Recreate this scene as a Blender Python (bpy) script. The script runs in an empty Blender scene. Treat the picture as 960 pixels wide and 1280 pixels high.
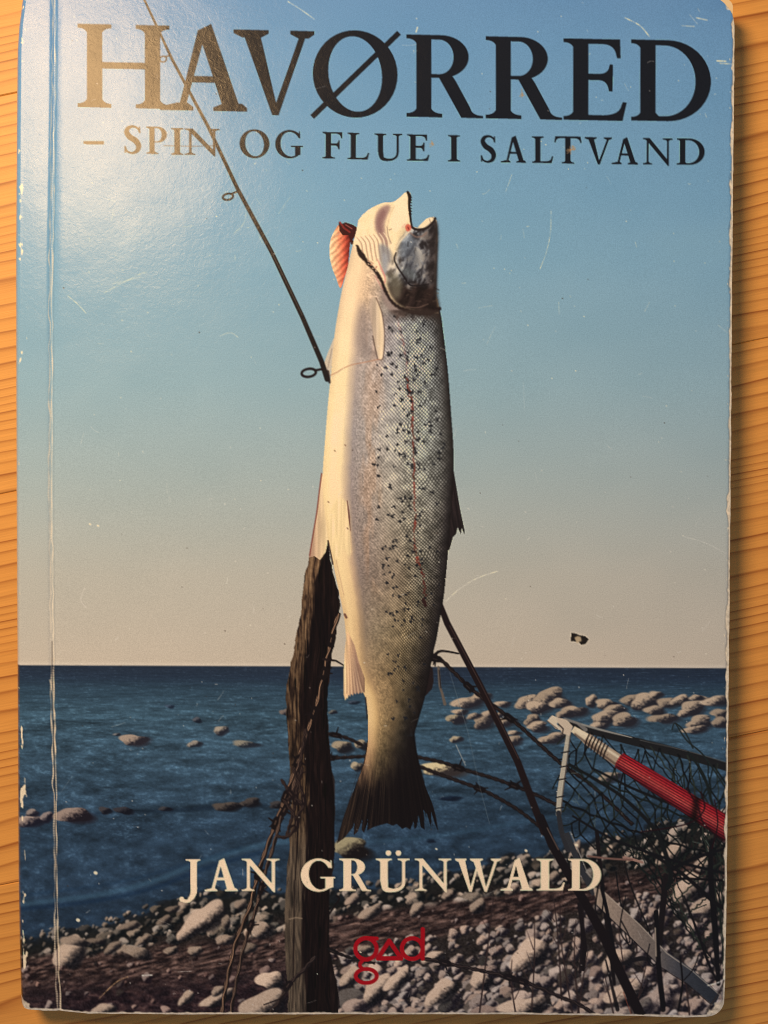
import bpy, math, random
import numpy as np
from mathutils import Vector, Matrix

# ============================ camera ========================================
scene = bpy.context.scene
MM = .001
DIST = .250                       # camera to cover
TILT = math.radians(1.5)
FRAME_W = .160                    # width of the picture at the cover plane
cam_data = bpy.data.cameras.new("camera")
cam = bpy.data.objects.new("camera", cam_data)
scene.collection.objects.link(cam)
scene.camera = cam
cam_data.sensor_fit = 'HORIZONTAL'
cam_data.sensor_width = 36.0
cam_data.lens = 36.0*DIST/FRAME_W
cam_data.clip_start = .01
cam_data.clip_end = 50
CAM = Vector((0, DIST*math.sin(TILT), DIST*math.cos(TILT)))
cam.location = CAM
cam.rotation_euler = (-TILT, 0, 0)
scene.render.resolution_x, scene.render.resolution_y = 768, 1024
scene.cycles.use_denoising = False      # keep the fine grain of print and lamination
scene.cycles.filter_width = 1.15

# ============================ room light ====================================
world = bpy.data.worlds.new("World")
scene.world = world
world.use_nodes = True
bg = world.node_tree.nodes['Background']
bg.inputs[0].default_value = (.85, .92, 1.0, 1)
bg.inputs[1].default_value = .18

lamp_data = bpy.data.lights.new("ceiling_lamp", 'AREA')
lamp_data.shape = 'ELLIPSE'
lamp_data.size = .112
lamp_data.size_y = .165
lamp_data.energy = 1.72
lamp_data.color = (1.0, .61, .27)
lamp = bpy.data.objects.new("ceiling_lamp", lamp_data)
scene.collection.objects.link(lamp)
lamp.location = (-.153, .187, .32)
lamp.rotation_euler = (Vector((0, 0, 0))-lamp.location).to_track_quat('-Z', 'Y').to_euler()

vs = scene.view_settings
vs.view_transform = 'Standard'
vs.look = 'None'
vs.exposure = 0.14
vs.gamma = 1.0
vs.use_curve_mapping = False
WHITE = (1.0, .70, .44)           # light on the middle of the cover

# ============================ helpers =======================================
COLL = scene.collection
THICK = .0095                     # thickness of the paperback
def P(x, y, z=0.0):               # picture position on the plane at height z -> world
    px = (x-480)/960*FRAME_W; py = (640-y)/960*FRAME_W
    c, s = math.cos(TILT), math.sin(TILT)
    dx = px; dy = py*c-DIST*s; dz = -py*s-DIST*c
    t = (z-CAM.z)/dz
    return dx*t, CAM.y+dy*t, np.zeros_like(t)+z if hasattr(t, 'shape') else z
def P0(x, y):                     # on the cover plane, as arrays
    a = P(np.asarray(x, float), np.asarray(y, float), 0.0)
    return a[0], a[1]

def link(o, parent=None):
    COLL.objects.link(o)
    if parent is not None:
        o.parent = parent
    return o
def mesh_np(name, verts, quads, mat, parent=None, colors=None, smooth=True):
    me = bpy.data.meshes.new(name)
    nv, nq = len(verts), len(quads)
    me.vertices.add(nv)
    me.vertices.foreach_set('co', np.ascontiguousarray(verts, np.float32).ravel())
    me.loops.add(nq*4)
    me.loops.foreach_set('vertex_index', np.ascontiguousarray(quads, np.int32).ravel())
    me.polygons.add(nq)
    me.polygons.foreach_set('loop_start', np.arange(0, nq*4, 4, dtype=np.int32))
    me.polygons.foreach_set('use_smooth', np.full(nq, smooth, bool))
    if colors is not None:
        at = me.color_attributes.new('ink', 'FLOAT_COLOR', 'POINT')
        c4 = np.ones((nv, 4), np.float32); c4[:, :3] = colors
        at.data.foreach_set('color', c4.ravel())
    me.update(calc_edges=True)
    me.materials.append(mat)
    o = bpy.data.objects.new(name, me)
    return link(o, parent)
def mesh_py(name, verts, faces, mat, parent=None, smooth=False):
    me = bpy.data.meshes.new(name)
    me.from_pydata([tuple(map(float, v)) for v in verts], [], faces)
    if smooth:
        for p in me.polygons:
            p.use_smooth = True
    me.update()
    me.materials.append(mat)
    o = bpy.data.objects.new(name, me)
    return link(o, parent)
def new_mat(name):
    m = bpy.data.materials.new(name); m.use_nodes = True
    nt = m.node_tree
    b = nt.nodes['Principled BSDF']
    return m, nt, b
def N(nt, kind, **kw):
    n = nt.nodes.new(kind)
    for k, v in kw.items():
        if k.startswith('i_'):
            n.inputs[k[2:].replace('_', ' ')].default_value = v
        else:
            setattr(n, k, v)
    return n
def math_n(nt, op, a, b=None, c=None):
    n = nt.nodes.new('ShaderNodeMath'); n.operation = op
    for i, v in enumerate((a, b, c)):
        if v is None:
            continue
        if isinstance(v, (int, float)):
            n.inputs[i].default_value = v
        else:
            nt.links.new(v, n.inputs[i])
    return n.outputs[0]
def mix_c(nt, f, a, b, mode='MIX'):
    n = nt.nodes.new('ShaderNodeMix'); n.data_type = 'RGBA'; n.blend_type = mode
    for sock, v in ((n.inputs[0], f), (n.inputs[6], a), (n.inputs[7], b)):
        if isinstance(v, (int, float)):
            sock.default_value = v
        elif isinstance(v, tuple):
            sock.default_value = (*v, 1) if len(v) == 3 else v
        else:
            nt.links.new(v, sock)
    return n.outputs[2]

# ============================ pine table ====================================
def pine_material():
    m, nt, b = new_mat("varnished_pine")
    tc = N(nt, 'ShaderNodeTexCoord'); oi = N(nt, 'ShaderNodeObjectInfo')
    sep = N(nt, 'ShaderNodeSeparateXYZ'); nt.links.new(tc.outputs['Object'], sep.inputs[0])
    off = math_n(nt, 'MULTIPLY', oi.outputs['Random'], 37.0)
    x, y = sep.outputs[0], sep.outputs[1]
    # gentle waviness of the growth rings along the board
    cv = N(nt, 'ShaderNodeCombineXYZ')
    nt.links.new(math_n(nt, 'MULTIPLY', x, 6.0), cv.inputs[0]); nt.links.new(math_n(nt, 'MULTIPLY', y, 30.0), cv.inputs[1]); nt.links.new(off, cv.inputs[2])
    wav = N(nt, 'ShaderNodeTexNoise', i_Scale=1.0, i_Detail=3.0); nt.links.new(cv.outputs[0], wav.inputs['Vector'])
    cv2 = N(nt, 'ShaderNodeCombineXYZ')
    nt.links.new(math_n(nt, 'MULTIPLY', y, 42.0), cv2.inputs[0]); nt.links.new(off, cv2.inputs[1])
    var = N(nt, 'ShaderNodeTexNoise', i_Scale=1.0, i_Detail=1.0); nt.links.new(cv2.outputs[0], var.inputs['Vector'])
    ph = math_n(nt, 'ADD', math_n(nt, 'MULTIPLY', y, 380.0), math_n(nt, 'ADD', math_n(nt, 'MULTIPLY', wav.outputs[0], 4.6), math_n(nt, 'MULTIPLY', var.outputs[0], 8.0)))
    ph = math_n(nt, 'ADD', ph, off)
    fr = math_n(nt, 'FRACT', ph)
    idx = math_n(nt, 'FLOOR', ph)
    wn = N(nt, 'ShaderNodeTexWhiteNoise', noise_dimensions='1D'); nt.links.new(idx, wn.inputs['W'])
    cr = N(nt, 'ShaderNodeValToRGB'); e = cr.color_ramp.elements
    e[0].position = 0.0; e[0].color = (0, 0, 0, 1)
    e[1].position = 1.0; e[1].color = (0, 0, 0, 1)
    for p_, v in ((.40, .03), (.68, .22), (.83, .62), (.905, 1.0), (.955, .55)):
        q = e.new(p_); q.color = (v, v, v, 1)
    nt.links.new(fr, cr.inputs[0])
    late = math_n(nt, 'MULTIPLY', cr.outputs[0], math_n(nt, 'ADD', math_n(nt, 'MULTIPLY', wn.outputs[0], .7), .45))
    # fine fibre streaks
    mp = N(nt, 'ShaderNodeMapping'); mp.inputs['Scale'].default_value = (70, 3400, 200)
    nt.links.new(tc.outputs['Object'], mp.inputs[0])
    fib = N(nt, 'ShaderNodeTexNoise', i_Scale=1.0, i_Detail=4.0, i_Roughness=.65); nt.links.new(mp.outputs[0], fib.inputs['Vector'])
    blot = N(nt, 'ShaderNodeTexNoise', i_Scale=22.0, i_Detail=3.0); nt.links.new(tc.outputs['Object'], blot.inputs['Vector'])
    early = mix_c(nt, blot.outputs[0], PINE_A, PINE_B)
    c = mix_c(nt, late, early, PINE_C)
    f2 = math_n(nt, 'MULTIPLY_ADD', fib.outputs[0], .55, .72)
    c = mix_c(nt, 1.0, c, f2, 'MULTIPLY')
    tone = math_n(nt, 'MULTIPLY_ADD', oi.outputs['Random'], .14, .92)
    c = mix_c(nt, 1.0, c, tone, 'MULTIPLY')
    nt.links.new(c, b.inputs['Base Color'])
    b.inputs['Roughness'].default_value = .42
    b.inputs['Specular IOR Level'].default_value = .35
    hgt = math_n(nt, 'ADD', math_n(nt, 'MULTIPLY', late, .15), math_n(nt, 'MULTIPLY', fib.outputs[0], .35))
    bp = N(nt, 'ShaderNodeBump', i_Strength=.35, i_Distance=.0002); nt.links.new(hgt, bp.inputs['Height'])
    nt.links.new(bp.outputs[0], b.inputs['Normal'])
    return m
PINE_A, PINE_B, PINE_C = (.72, .40, .12), (.64, .325, .09), (.31, .108, .025)
pine = pine_material()
TABLE_Z = -THICK
table = link(bpy.data.objects.new("pine_table", None))
table.location = (0, 0, TABLE_Z)
table["label"] = "varnished pine table top of slanting boards under the book"
table["category"] = "table"
SL = math.radians(11.5)
BW = .0835                        # board width
def plank(y0, i):
    L, t, g, bev = .36, .022, .00003, .0002
    h = BW/2-g
    prof = [(-h, -t), (-h, -bev), (-h+bev, 0), (h-bev, 0), (h, -bev), (h, -t)]
    v = [(-L, a, z) for a, z in prof]+[(L, a, z) for a, z in prof]
    n = len(prof)
    f = [(k, (k+1) % n, n+(k+1) % n, n+k) for k in range(n)]+[tuple(range(n))[::-1], tuple(range(n, 2*n))]
    f = [q[::-1] for q in f]
    o = mesh_py("plank", v, f, pine, table)
    c, s = math.cos(SL), math.sin(SL)
    ym = y0+BW/2
    o.location = (-s*ym+c*BOARD_SHIFT[i % 6], c*ym+s*BOARD_SHIFT[i % 6], 0)
    o.rotation_euler = (0, 0, SL)
    return o
BOARD_SHIFT = [.01, -.03, .02, -.015, .03, -.02]
# one joint meets the book's right edge near y=428 of the picture
jx, jy, _ = P(930., 428., TABLE_Z)
j0 = -math.sin(SL)*jx+math.cos(SL)*jy
for i in range(-3, 3):
    plank(j0+i*BW, i+3)

SKY = [(-14, (96, 131, 165)), (60, (100, 137, 168)), (230, (112, 148, 171)), (330, (121, 154, 171)), (480, (138, 161, 167)), (600, (157, 165, 160)), (720, (178, 169, 153)), (832, (192, 173, 151)), (1300, (192, 173, 151))]
SEAC = [(0, (36, 44, 57)), (14, (37, 48, 63)), (28, (46, 64, 78)), (60, (57, 79, 93)), (120, (54, 74, 89)), (200, (44, 61, 77)), (300, (39, 54, 70)), (450, (35, 49, 65))]
INK = (24, 25, 30)
CREAM = (250, 228, 180)
RED = (158, 8, 22)
LE_Y = [-14, 0, 30, 60, 160, 320, 560, 800, 1100, 1200, 1253, 1280]
LE_X = [26, 24.5, 20.5, 18.5, 17.5, 16.5, 17, 18.2, 19.7, 21.5, 23.2, 24]
RE_Y = [-14, 0, 60, 300, 640, 860, 1000, 1150, 1240, 1280]
RE_X = [919.5, 919, 918.6, 916, 913.3, 911, 909.7, 908, 906.2, 905]
BE_X = [0, 23, 40, 75, 110, 240, 420, 660, 800, 860, 905, 930]
BE_Y = [1262, 1262.5, 1263, 1264.5, 1267.5, 1268.5, 1268.3, 1268.5, 1270.5, 1272, 1271, 1271]
INKGAIN = 1.0

# --- PRINT BEGIN -------------------------------------------------------------
# The cover picture, drawn with numpy in cover units (x right, y down) and later
# stored as a colour attribute on the cover's mesh grid.
SS = 2
OX, OY, CW, CH = 8, -14, 918, 1296
img = np.zeros((CH*SS, CW*SS, 3), np.float32)
lab = np.zeros((CH*SS, CW*SS), np.uint8)
SEA, ROCK, BEACH, POST, WIRE, FISH, ROD, NET, TITLE, SUBT, AUTH, LOGO, ROD2 = range(1, 14)
rng = np.random.default_rng(7)

def C3(*c):
    return np.array(c, np.float32)

def hash2(ix, iy, seed):
    h = (ix.astype(np.int64)*374761393 + iy.astype(np.int64)*668265263 + seed*1442695041) & 0xffffffff
    h = ((h ^ (h >> 13))*1274126177) & 0xffffffff
    h = ((h ^ (h >> 16))*2246822519) & 0xffffffff
    return ((h >> 8) & 0xffff).astype(np.float32)/65535.0

def vnoise(x, y, seed=0):
    ix = np.floor(x); iy = np.floor(y)
    fx = x-ix; fy = y-iy
    fx = fx*fx*(3-2*fx); fy = fy*fy*(3-2*fy)
    a = hash2(ix, iy, seed); b = hash2(ix+1, iy, seed)
    c = hash2(ix, iy+1, seed); d = hash2(ix+1, iy+1, seed)
    return (a+(b-a)*fx)*(1-fy)+(c+(d-c)*fx)*fy

def fbm(x, y, octv=3, seed=0):
    s = 0; amp = 1; tot = 0
    for k in range(octv):
        s = s+amp*vnoise(x*2**k+k*17.3, y*2**k+k*9.1, seed+k*31); tot += amp; amp *= .55
    return s/tot

def win(x0, y0, x1, y1):
    i0 = max(0, int((x0-OX)*SS)-1); i1 = min(CW*SS, int((x1-OX)*SS)+2)
    j0 = max(0, int((y0-OY)*SS)-1); j1 = min(CH*SS, int((y1-OY)*SS)+2)
    if i1 <= i0 or j1 <= j0:
        return None
    X, Y = np.meshgrid(OX+(np.arange(i0, i1)+.5)/SS, OY+(np.arange(j0, j1)+.5)/SS)
    return (slice(j0, j1), slice(i0, i1)), X.astype(np.float32), Y.astype(np.float32)

def put(sl, a, col, pid=None):
    v = img[sl]
    v += a[..., None]*(np.asarray(col, np.float32)-v)
    if pid is not None:
        lab[sl][a > .45] = pid

def inside(pts, X, Y):
    m = np.zeros(X.shape, bool)
    n = len(pts)
    for k in range(n):
        (xa, ya), (xb, yb) = pts[k], pts[(k+1) % n]
        if ya == yb:
            continue
        cr = ((ya <= Y) != (yb <= Y))
        m ^= cr & (X < xa+(Y-ya)*((xb-xa)/(yb-ya)))
    return m

def blur(a, r):
    n = int(round(r*SS))
    if n < 1:
        return a
    k = 2*n+1
    for _ in range(2):
        for ax in (0, 1):
            pad = [(0, 0)]*a.ndim; pad[ax] = (n+1, n)
            c = np.cumsum(np.pad(a, pad, mode='edge'), axis=ax, dtype=np.float64)
            if ax == 0:
                a = (c[k:]-c[:-k])/k
            else:
                a = (c[:, k:]-c[:, :-k])/k
    return a.astype(np.float32)

def cat(pts, n=6, closed=False):
    p = np.array(pts, float); N = len(p); out = []
    rngk = range(N) if closed else range(N-1)
    for k in rngk:
        if closed:
            a, b, c, d = p[(k-1) % N], p[k], p[(k+1) % N], p[(k+2) % N]
        else:
            a, b, c, d = p[max(k-1, 0)], p[k], p[k+1], p[min(k+2, N-1)]
        for t in np.arange(n)/n:
            out.append(.5*((2*b)+(c-a)*t+(2*a-5*b+4*c-d)*t*t+(3*b-a-3*c+d)*t**3))
    if not closed:
        out.append(p[-1])
    return np.array(out)

def poly(pts, col, a=1.0, pid=None, soft=0, fn=None):
    p = np.array(pts, float)
    w = win(p[:, 0].min()-soft*3-1, p[:, 1].min()-soft*3-1, p[:, 0].max()+soft*3+1, p[:, 1].max()+soft*3+1)
    if w is None:
        return
    sl, X, Y = w
    m = inside(p, X, Y).astype(np.float32)
    if soft:
        m = blur(m, soft)
    c = fn(X, Y) if fn else np.array(col, np.float32)
    put(sl, m*a, c, pid)

def stroke(pts, wd, col, a=1.0, pid=None, soft=.35):
    p = np.array(pts, float); n = len(p)
    wd = np.full(n, wd, float) if np.isscalar(wd) else np.interp(np.linspace(0, 1, n), np.linspace(0, 1, len(wd)), wd)
    M = float(wd.max())/2+soft+1
    W = win(p[:, 0].min()-M, p[:, 1].min()-M, p[:, 0].max()+M, p[:, 1].max()+M)
    if W is None:
        return
    sl, X, Y = W
    mask = np.zeros(X.shape, np.float32)
    gx0, gy0 = X[0, 0], Y[0, 0]
    for k in range(n-1):
        (xa, ya), (xb, yb) = p[k], p[k+1]
        i0 = max(0, int((min(xa, xb)-M-gx0)*SS)); i1 = min(X.shape[1], int((max(xa, xb)+M-gx0)*SS)+2)
        j0 = max(0, int((min(ya, yb)-M-gy0)*SS)); j1 = min(X.shape[0], int((max(ya, yb)+M-gy0)*SS)+2)
        if i1 <= i0 or j1 <= j0:
            continue
        x = X[j0:j1, i0:i1]; y = Y[j0:j1, i0:i1]
        dx, dy = xb-xa, yb-ya; L = dx*dx+dy*dy+1e-9
        t = np.clip(((x-xa)*dx+(y-ya)*dy)/L, 0, 1)
        d = np.hypot(x-xa-t*dx, y-ya-t*dy)
        r = (wd[k]+(wd[k+1]-wd[k])*t)/2
        al = np.clip((r-d)/(2*soft)+.5, 0, 1)*np.clip(r/soft*.9, 0, 1)
        np.maximum(mask[j0:j1, i0:i1], al, out=mask[j0:j1, i0:i1])
    put(sl, mask*a, col, pid)

def ramp(v, stops):
    xs = [s[0] for s in stops]
    return np.stack([np.interp(v, xs, [s[1][c] for s in stops]) for c in range(3)], -1).astype(np.float32)

def smooth(e0, e1, x):
    t = np.clip((x-e0)/(e1-e0), 0, 1)
    return t*t*(3-2*t)

# ---- sky -------------------------------------------------------------------
FULL = win(OX, OY, OX+CW, OY+CH)
_, GX, GY = FULL
img[:] = ramp(GY, SKY)
n1 = fbm(GX/90, GY/60, 3, 3)-.5
img += n1[..., None]*C3(7, 5, 4)

# ---- sea -------------------------------------------------------------------
def horizon(x):
    return 831.5+(x-20)*.0042
w = win(OX, 815, OX+CW, OY+CH); sl, X, Y = w
d = Y-horizon(X)
col = ramp(d, SEAC)
pers = np.clip(d, 3, 500)
wy = np.log(pers)*26
f1 = fbm(X/15+3*vnoise(X/60, wy/3, 5), wy*1.25, 3, 11)-.5
f2 = fbm(X/40, wy*.45, 2, 17)-.5
f3 = fbm(X/3.2, Y/1.7, 2, 23)-.5
amp = .35+.65*smooth(0, 90, d)
col *= (1+(f1*.62+f2*.4+f3*.26)*amp)[..., None]
col += (np.clip(f1+f3, .22, 1)-.22)[..., None]*C3(40, 48, 50)
for (yy, th, s) in ((1011, 6, -.25), (988, 3, -.25), (905, 5, -.14), (893, 3, .12), (925, 4, .10), (960, 3, .1)):
    g = np.exp(-((Y-yy-4*(vnoise(X/50, X*0+yy, 9)-.5)*3-(X-200)*.004)/th)**2)*smooth(.25, .7, vnoise(X/70, X*0+yy*.7, 41))
    col *= (1+s*g)[..., None]
a = smooth(-1.0, 1.0, d)
put(sl, a, col, SEA)
img[sl] += (np.exp(-((d+2)/2.2)**2)*10)[..., None]
# soft swash lines running to the shore
for (pts, wd, c, al) in (([(20, 1131), (120, 1119), (190, 1102), (250, 1078), (320, 1058), (360, 1052)], 6, (66, 98, 118), .45),
                         ([(20, 1137), (120, 1126), (195, 1109), (255, 1086), (325, 1066)], 5, (18, 38, 62), .5),
                         ([(20, 1120), (130, 1106), (200, 1090), (300, 1060)], 4, (25, 48, 72), .35),
                         ([(420, 1055), (520, 1048), (640, 1030), (700, 1020)], 5, (60, 90, 110), .3),
                         ([(30, 1014), (90, 1019), (150, 1015), (220, 1013), (270, 1009), (340, 1007)], [2, 6, 3, 5, 6, 3], (20, 32, 48), .4)):
    stroke(cat(pts, 8), wd, c, al, None, 2.0)

# ---- stones ----------------------------------------------------------------
def stone(cx, cy, rx, ry, ang, light, dark, pid=None, seed=0, shadow=.8, soft=.8, tex=.25, cut=.0, lift=.0):
    r = max(rx, ry)*1.35+3
    W = win(cx-r, cy-r, cx+r, cy+r)
    if W is None:
        return
    sl, X, Y = W
    ca, sa = math.cos(ang), math.sin(ang)
    dx, dy = X-cx, Y-cy
    u = (dx*ca+dy*sa)/rx; v = (-dx*sa+dy*ca)/ry
    th = np.arctan2(v, u)
    wob = 1+.16*np.sin(2*th+seed)+.1*np.sin(3*th+seed*2.3)+.06*np.sin(5*th+seed*3.1)
    q = np.hypot(u, v)/wob
    if shadow:
        us = ((dx-rx*.28)*ca+(dy-ry*.3)*sa)/rx; vs = (-(dx-rx*.28)*sa+(dy-ry*.3)*ca)/ry
        put(sl, np.clip((1.12-np.hypot(us, vs)/wob)*3, 0, 1)*shadow, dark)
    m = np.clip((1-q)*min(rx, ry)/soft+.5, 0, 1)
    if cut:
        m = m*np.clip((cy+ry*cut-Y)/1.0+.5, 0, 1)
    nx = u*ca-v*sa; ny = u*sa+v*ca
    lam = np.clip(.55-.48*nx-.42*ny+lift, 0, 1)
    lam = smooth(.12, .72, lam+tex*(fbm(X/3.0+seed*7, Y/2.2, 2, 77)-.5)*1.6)
    c = np.array(dark, np.float32)+(np.array(light, np.float32)-np.array(dark, np.float32))*lam[..., None]
    put(sl, m, c, pid)

for (cx, cy, rx, ry, l, d_, s) in (
    (167, 925, 16, 7.5, (150, 122, 104), (38, 34, 40), 1), (146, 918, 4, 2, (110, 100, 95), (30, 35, 45), 2), (243, 930, 9, 4, (140, 120, 105), (32, 34, 42), 3),
    (276, 913, 10, 5, (150, 128, 110), (34, 34, 42), 4), (246, 900, 6, 3, (80, 75, 78), (24, 28, 38), 5), (306, 930, 16, 4, (128, 112, 96), (35, 38, 46), 6),
    (212, 883, 5, 2.2, (62, 70, 84), (28, 36, 50), 7),
    (91, 1019, 21, 10.5, (140, 112, 98), (28, 22, 28), 8), (38, 1026, 17, 7.5, (150, 122, 108), (26, 24, 34), 9), (58, 1021, 8, 6, (130, 108, 100), (26, 24, 34), 10),
    (40, 1016, 9, 4, (130, 108, 98), (26, 24, 34), 11), (131, 1013, 8, 4, (60, 52, 52), (20, 20, 28), 12), (154, 1013, 11, 4.5, (52, 46, 48), (18, 18, 26), 13),
    (206, 1011, 7, 3, (60, 54, 54), (18, 18, 26), 14), (284, 1008, 17, 6, (78, 64, 56), (20, 18, 22), 15), (313, 1003, 12, 5.5, (70, 58, 52), (20, 18, 22), 16), (347, 1006, 12, 4, (60, 52, 50), (20, 18, 22), 17),
    (428, 933, 14, 6.5, (150, 125, 100), (28, 26, 30), 18), (452, 931, 9, 6, (150, 125, 100), (28, 26, 30), 19), (447, 958, 8, 6, (165, 138, 110), (28, 26, 30), 20),
    (356, 890, 6, 4, (110, 90, 80), (28, 28, 36), 21), (416, 890, 5, 2.5, (100, 90, 80), (28, 28, 36), 22), (442, 878, 8, 2, (60, 64, 74), (24, 30, 40), 23),
    (438, 1060, 25, 12, (150, 128, 96), (24, 18, 18), 24),
    (551, 962, 27, 8, (200, 168, 126), (52, 44, 42), 25), (570, 899, 11, 6, (165, 138, 112), (36, 34, 40), 26), (568, 898, 9, 5, (150, 126, 100), (36, 34, 40), 27),
    (570, 924, 8, 4, (165, 138, 110), (36, 34, 40), 28), (562, 998, 15, 2.5, (22, 30, 44), (18, 24, 36), 29), (538, 1051, 6, 2, (26, 34, 46), (18, 24, 36), 30)):
    stone(cx, cy, rx, ry, 0, (l[0]*1.08, l[1]*1.14, l[2]*1.16), d_, ROCK, s, .7, 1.3, .3, lift=-.14)
# the reef on the right
for (cx, cy, rx, ry, s) in (
    (584, 878, 17, 8, 1), (600, 872, 14, 6, 2), (628, 880, 9, 4, 4), (662, 877, 17, 9, 5), (686, 872, 20, 11, 6), (672, 884, 16, 7, 7), (700, 879, 12, 7, 8),
    (604, 902, 14, 8, 10), (612, 893, 10, 5, 11), (632, 902, 12, 6, 12), (665, 900, 10, 7, 13), (672, 908, 14, 6, 14), (718, 889, 15, 7, 15), (706, 892, 10, 6, 16),
    (739, 876, 8, 7, 17), (757, 880, 14, 6, 18), (769, 886, 12, 6, 19), (792, 874, 16, 7, 20), (806, 877, 20, 9, 21), (818, 888, 13, 6, 22), (836, 878, 14, 7, 23), (850, 875, 12, 6, 24),
    (866, 884, 16, 8, 25), (880, 876, 14, 6, 26), (895, 876, 16, 7, 27), (756, 897, 18, 8.5, 28), (780, 900, 17, 8, 29), (829, 898, 18, 6, 30), (857, 891, 10, 5, 31), (874, 903, 17, 8, 32),
    (900, 892, 12, 6, 33), (748, 907, 10, 5, 34), (690, 923, 17, 6.5, 35), (643, 925, 11, 5.5, 36), (642, 916, 8, 3, 37), (868, 912, 14, 5, 38), (761, 972, 15, 6.5, 39), (900, 903, 12, 6, 40),
    (575, 890, 9, 4, 41), (592, 895, 8, 4, 42), (625, 893, 6, 3, 43), (820, 868, 9, 4, 44), (870, 872, 8, 4, 45)):
    k = ((s*37) % 10)/10
    stone(cx, cy, rx*1.0, ry*1.0, -.1, (160+k*36, 137+k*31, 114+k*26), (38, 35, 40), ROCK, s*1.7, .6, 1.5, .3, lift=-.14)

# ---- beach -----------------------------------------------------------------
SH = [(8, 1176), (60, 1166), (110, 1160), (160, 1146), (205, 1128), (250, 1116), (300, 1112), (360, 1114), (420, 1112), (470, 1108), (520, 1100), (580, 1086), (640, 1072), (700, 1062), (760, 1048), (830, 1030), (926, 1005)]
shx = [p[0] for p in SH]; shy = [p[1] for p in SH]
def shore(x):
    return np.interp(x, shx, shy)
w = win(OX, 990, OX+CW, OY+CH); sl, X, Y = w
dsh = Y-shore(X)+22*(fbm(X/22, Y/12, 3, 51)-.5)
col = ramp(dsh, [(0, (24, 28, 34)), (14, (26, 25, 23)), (40, (38, 31, 28)), (80, (44, 36, 32)), (160, (42, 35, 33))])
col *= (.72+.7*fbm(X/4, Y/2.6, 3, 61))[..., None]
a = smooth(-3, 4, dsh)
put(sl, a, col, BEACH)
# seaweed wrack: a reddish brown fibrous band
def wrackdist(X, Y):
    cy = np.interp(X, [8, 120, 220, 330, 430, 520, 600, 700, 800, 926], [1222, 1214, 1206, 1196, 1168, 1152, 1142, 1126, 1105, 1086])
    hw = np.interp(X, [8, 120, 220, 330, 430, 600, 700, 926], [24, 22, 26, 26, 24, 19, 17, 16])
    return (Y-cy)/hw
def stonefield(n, fn, size, light, dark, ang, seed, soft=.9, tex=.3):
    r = np.random.default_rng(seed)
    k = 0; items = []
    while len(items) < n and k < n*40:
        k += 1
        x = r.uniform(OX, OX+CW); y = r.uniform(1000, 1280)
        if fn(x, y):
            items.append((y, x))
    items.sort()
    for (y, x) in items:
        s = size(x, y)*float(np.clip(r.lognormal(-.12, .42), .4, 2.1))
        t = r.uniform(0, 1)
        l = np.array(light[0])+(np.array(light[1])-np.array(light[0]))*t
        g_ = r.uniform(0, .55); l = l*(1-g_)+l.mean()*np.array((1.0, .96, .93))*g_
        if r.uniform() < .13:
            l = l*r.uniform(.4, .7)
        stone(x, y, s*r.uniform(1.0, 1.35), s*r.uniform(.75, 1.0), ang+r.normal(0, .35), l, dark, None, r.uniform(0, 6), .85, soft, tex)

def in_upper(x, y):
    d = y-shore(x)
    return -5 < d < np.interp(x, [8, 250, 330, 430, 600, 926], [34, 56, 60, 40, 44, 52]) and abs(wrackdist(x, y)) > .75
def in_wrack(x, y):
    return abs(wrackdist(x, y)) < 1.0
def in_lower(x, y):
    return wrackdist(x, y) > .8 and x > 400
def in_left_low(x, y):
    return wrackdist(x, y) > 0.2 and x < 420
w = win(OX, 1060, OX+CW, OY+CH); sl, X, Y = w
wd_ = wrackdist(X, Y)
stonefield(560, in_upper, lambda x, y: 3.0+(y-shore(x))*.055, ((100, 86, 72), (206, 172, 144)), (20, 21, 22), -.4, 101, .8)
fib = fbm(X/11+2*vnoise(X/30, Y/20, 8), Y/2.6+X*.09, 3, 71)
wc = ramp(fib, [(0, (20, 14, 15)), (.38, (42, 30, 28)), (.6, (80, 60, 53)), (.8, (128, 98, 86)), (1, (168, 132, 114))])
wa = smooth(1.25, .7, np.abs(wd_)+.5*(fbm(X/16, Y/9, 2, 73)-.5))
put(sl, wa*.96, wc, BEACH)
dk = smooth(0, 1.6, wd_)*smooth(420, 330, X)
put(sl, dk*.92, ramp(fbm(X/9, Y/4, 3, 91), [(0, (18, 11, 15)), (.5, (44, 30, 32)), (.75, (74, 52, 50)), (1, (120, 90, 82))]), BEACH)
stonefield(60, in_wrack, lambda x, y: 2.4, ((110, 82, 74), (170, 130, 112)), (34, 22, 22), -.3, 103, .8)
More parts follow.
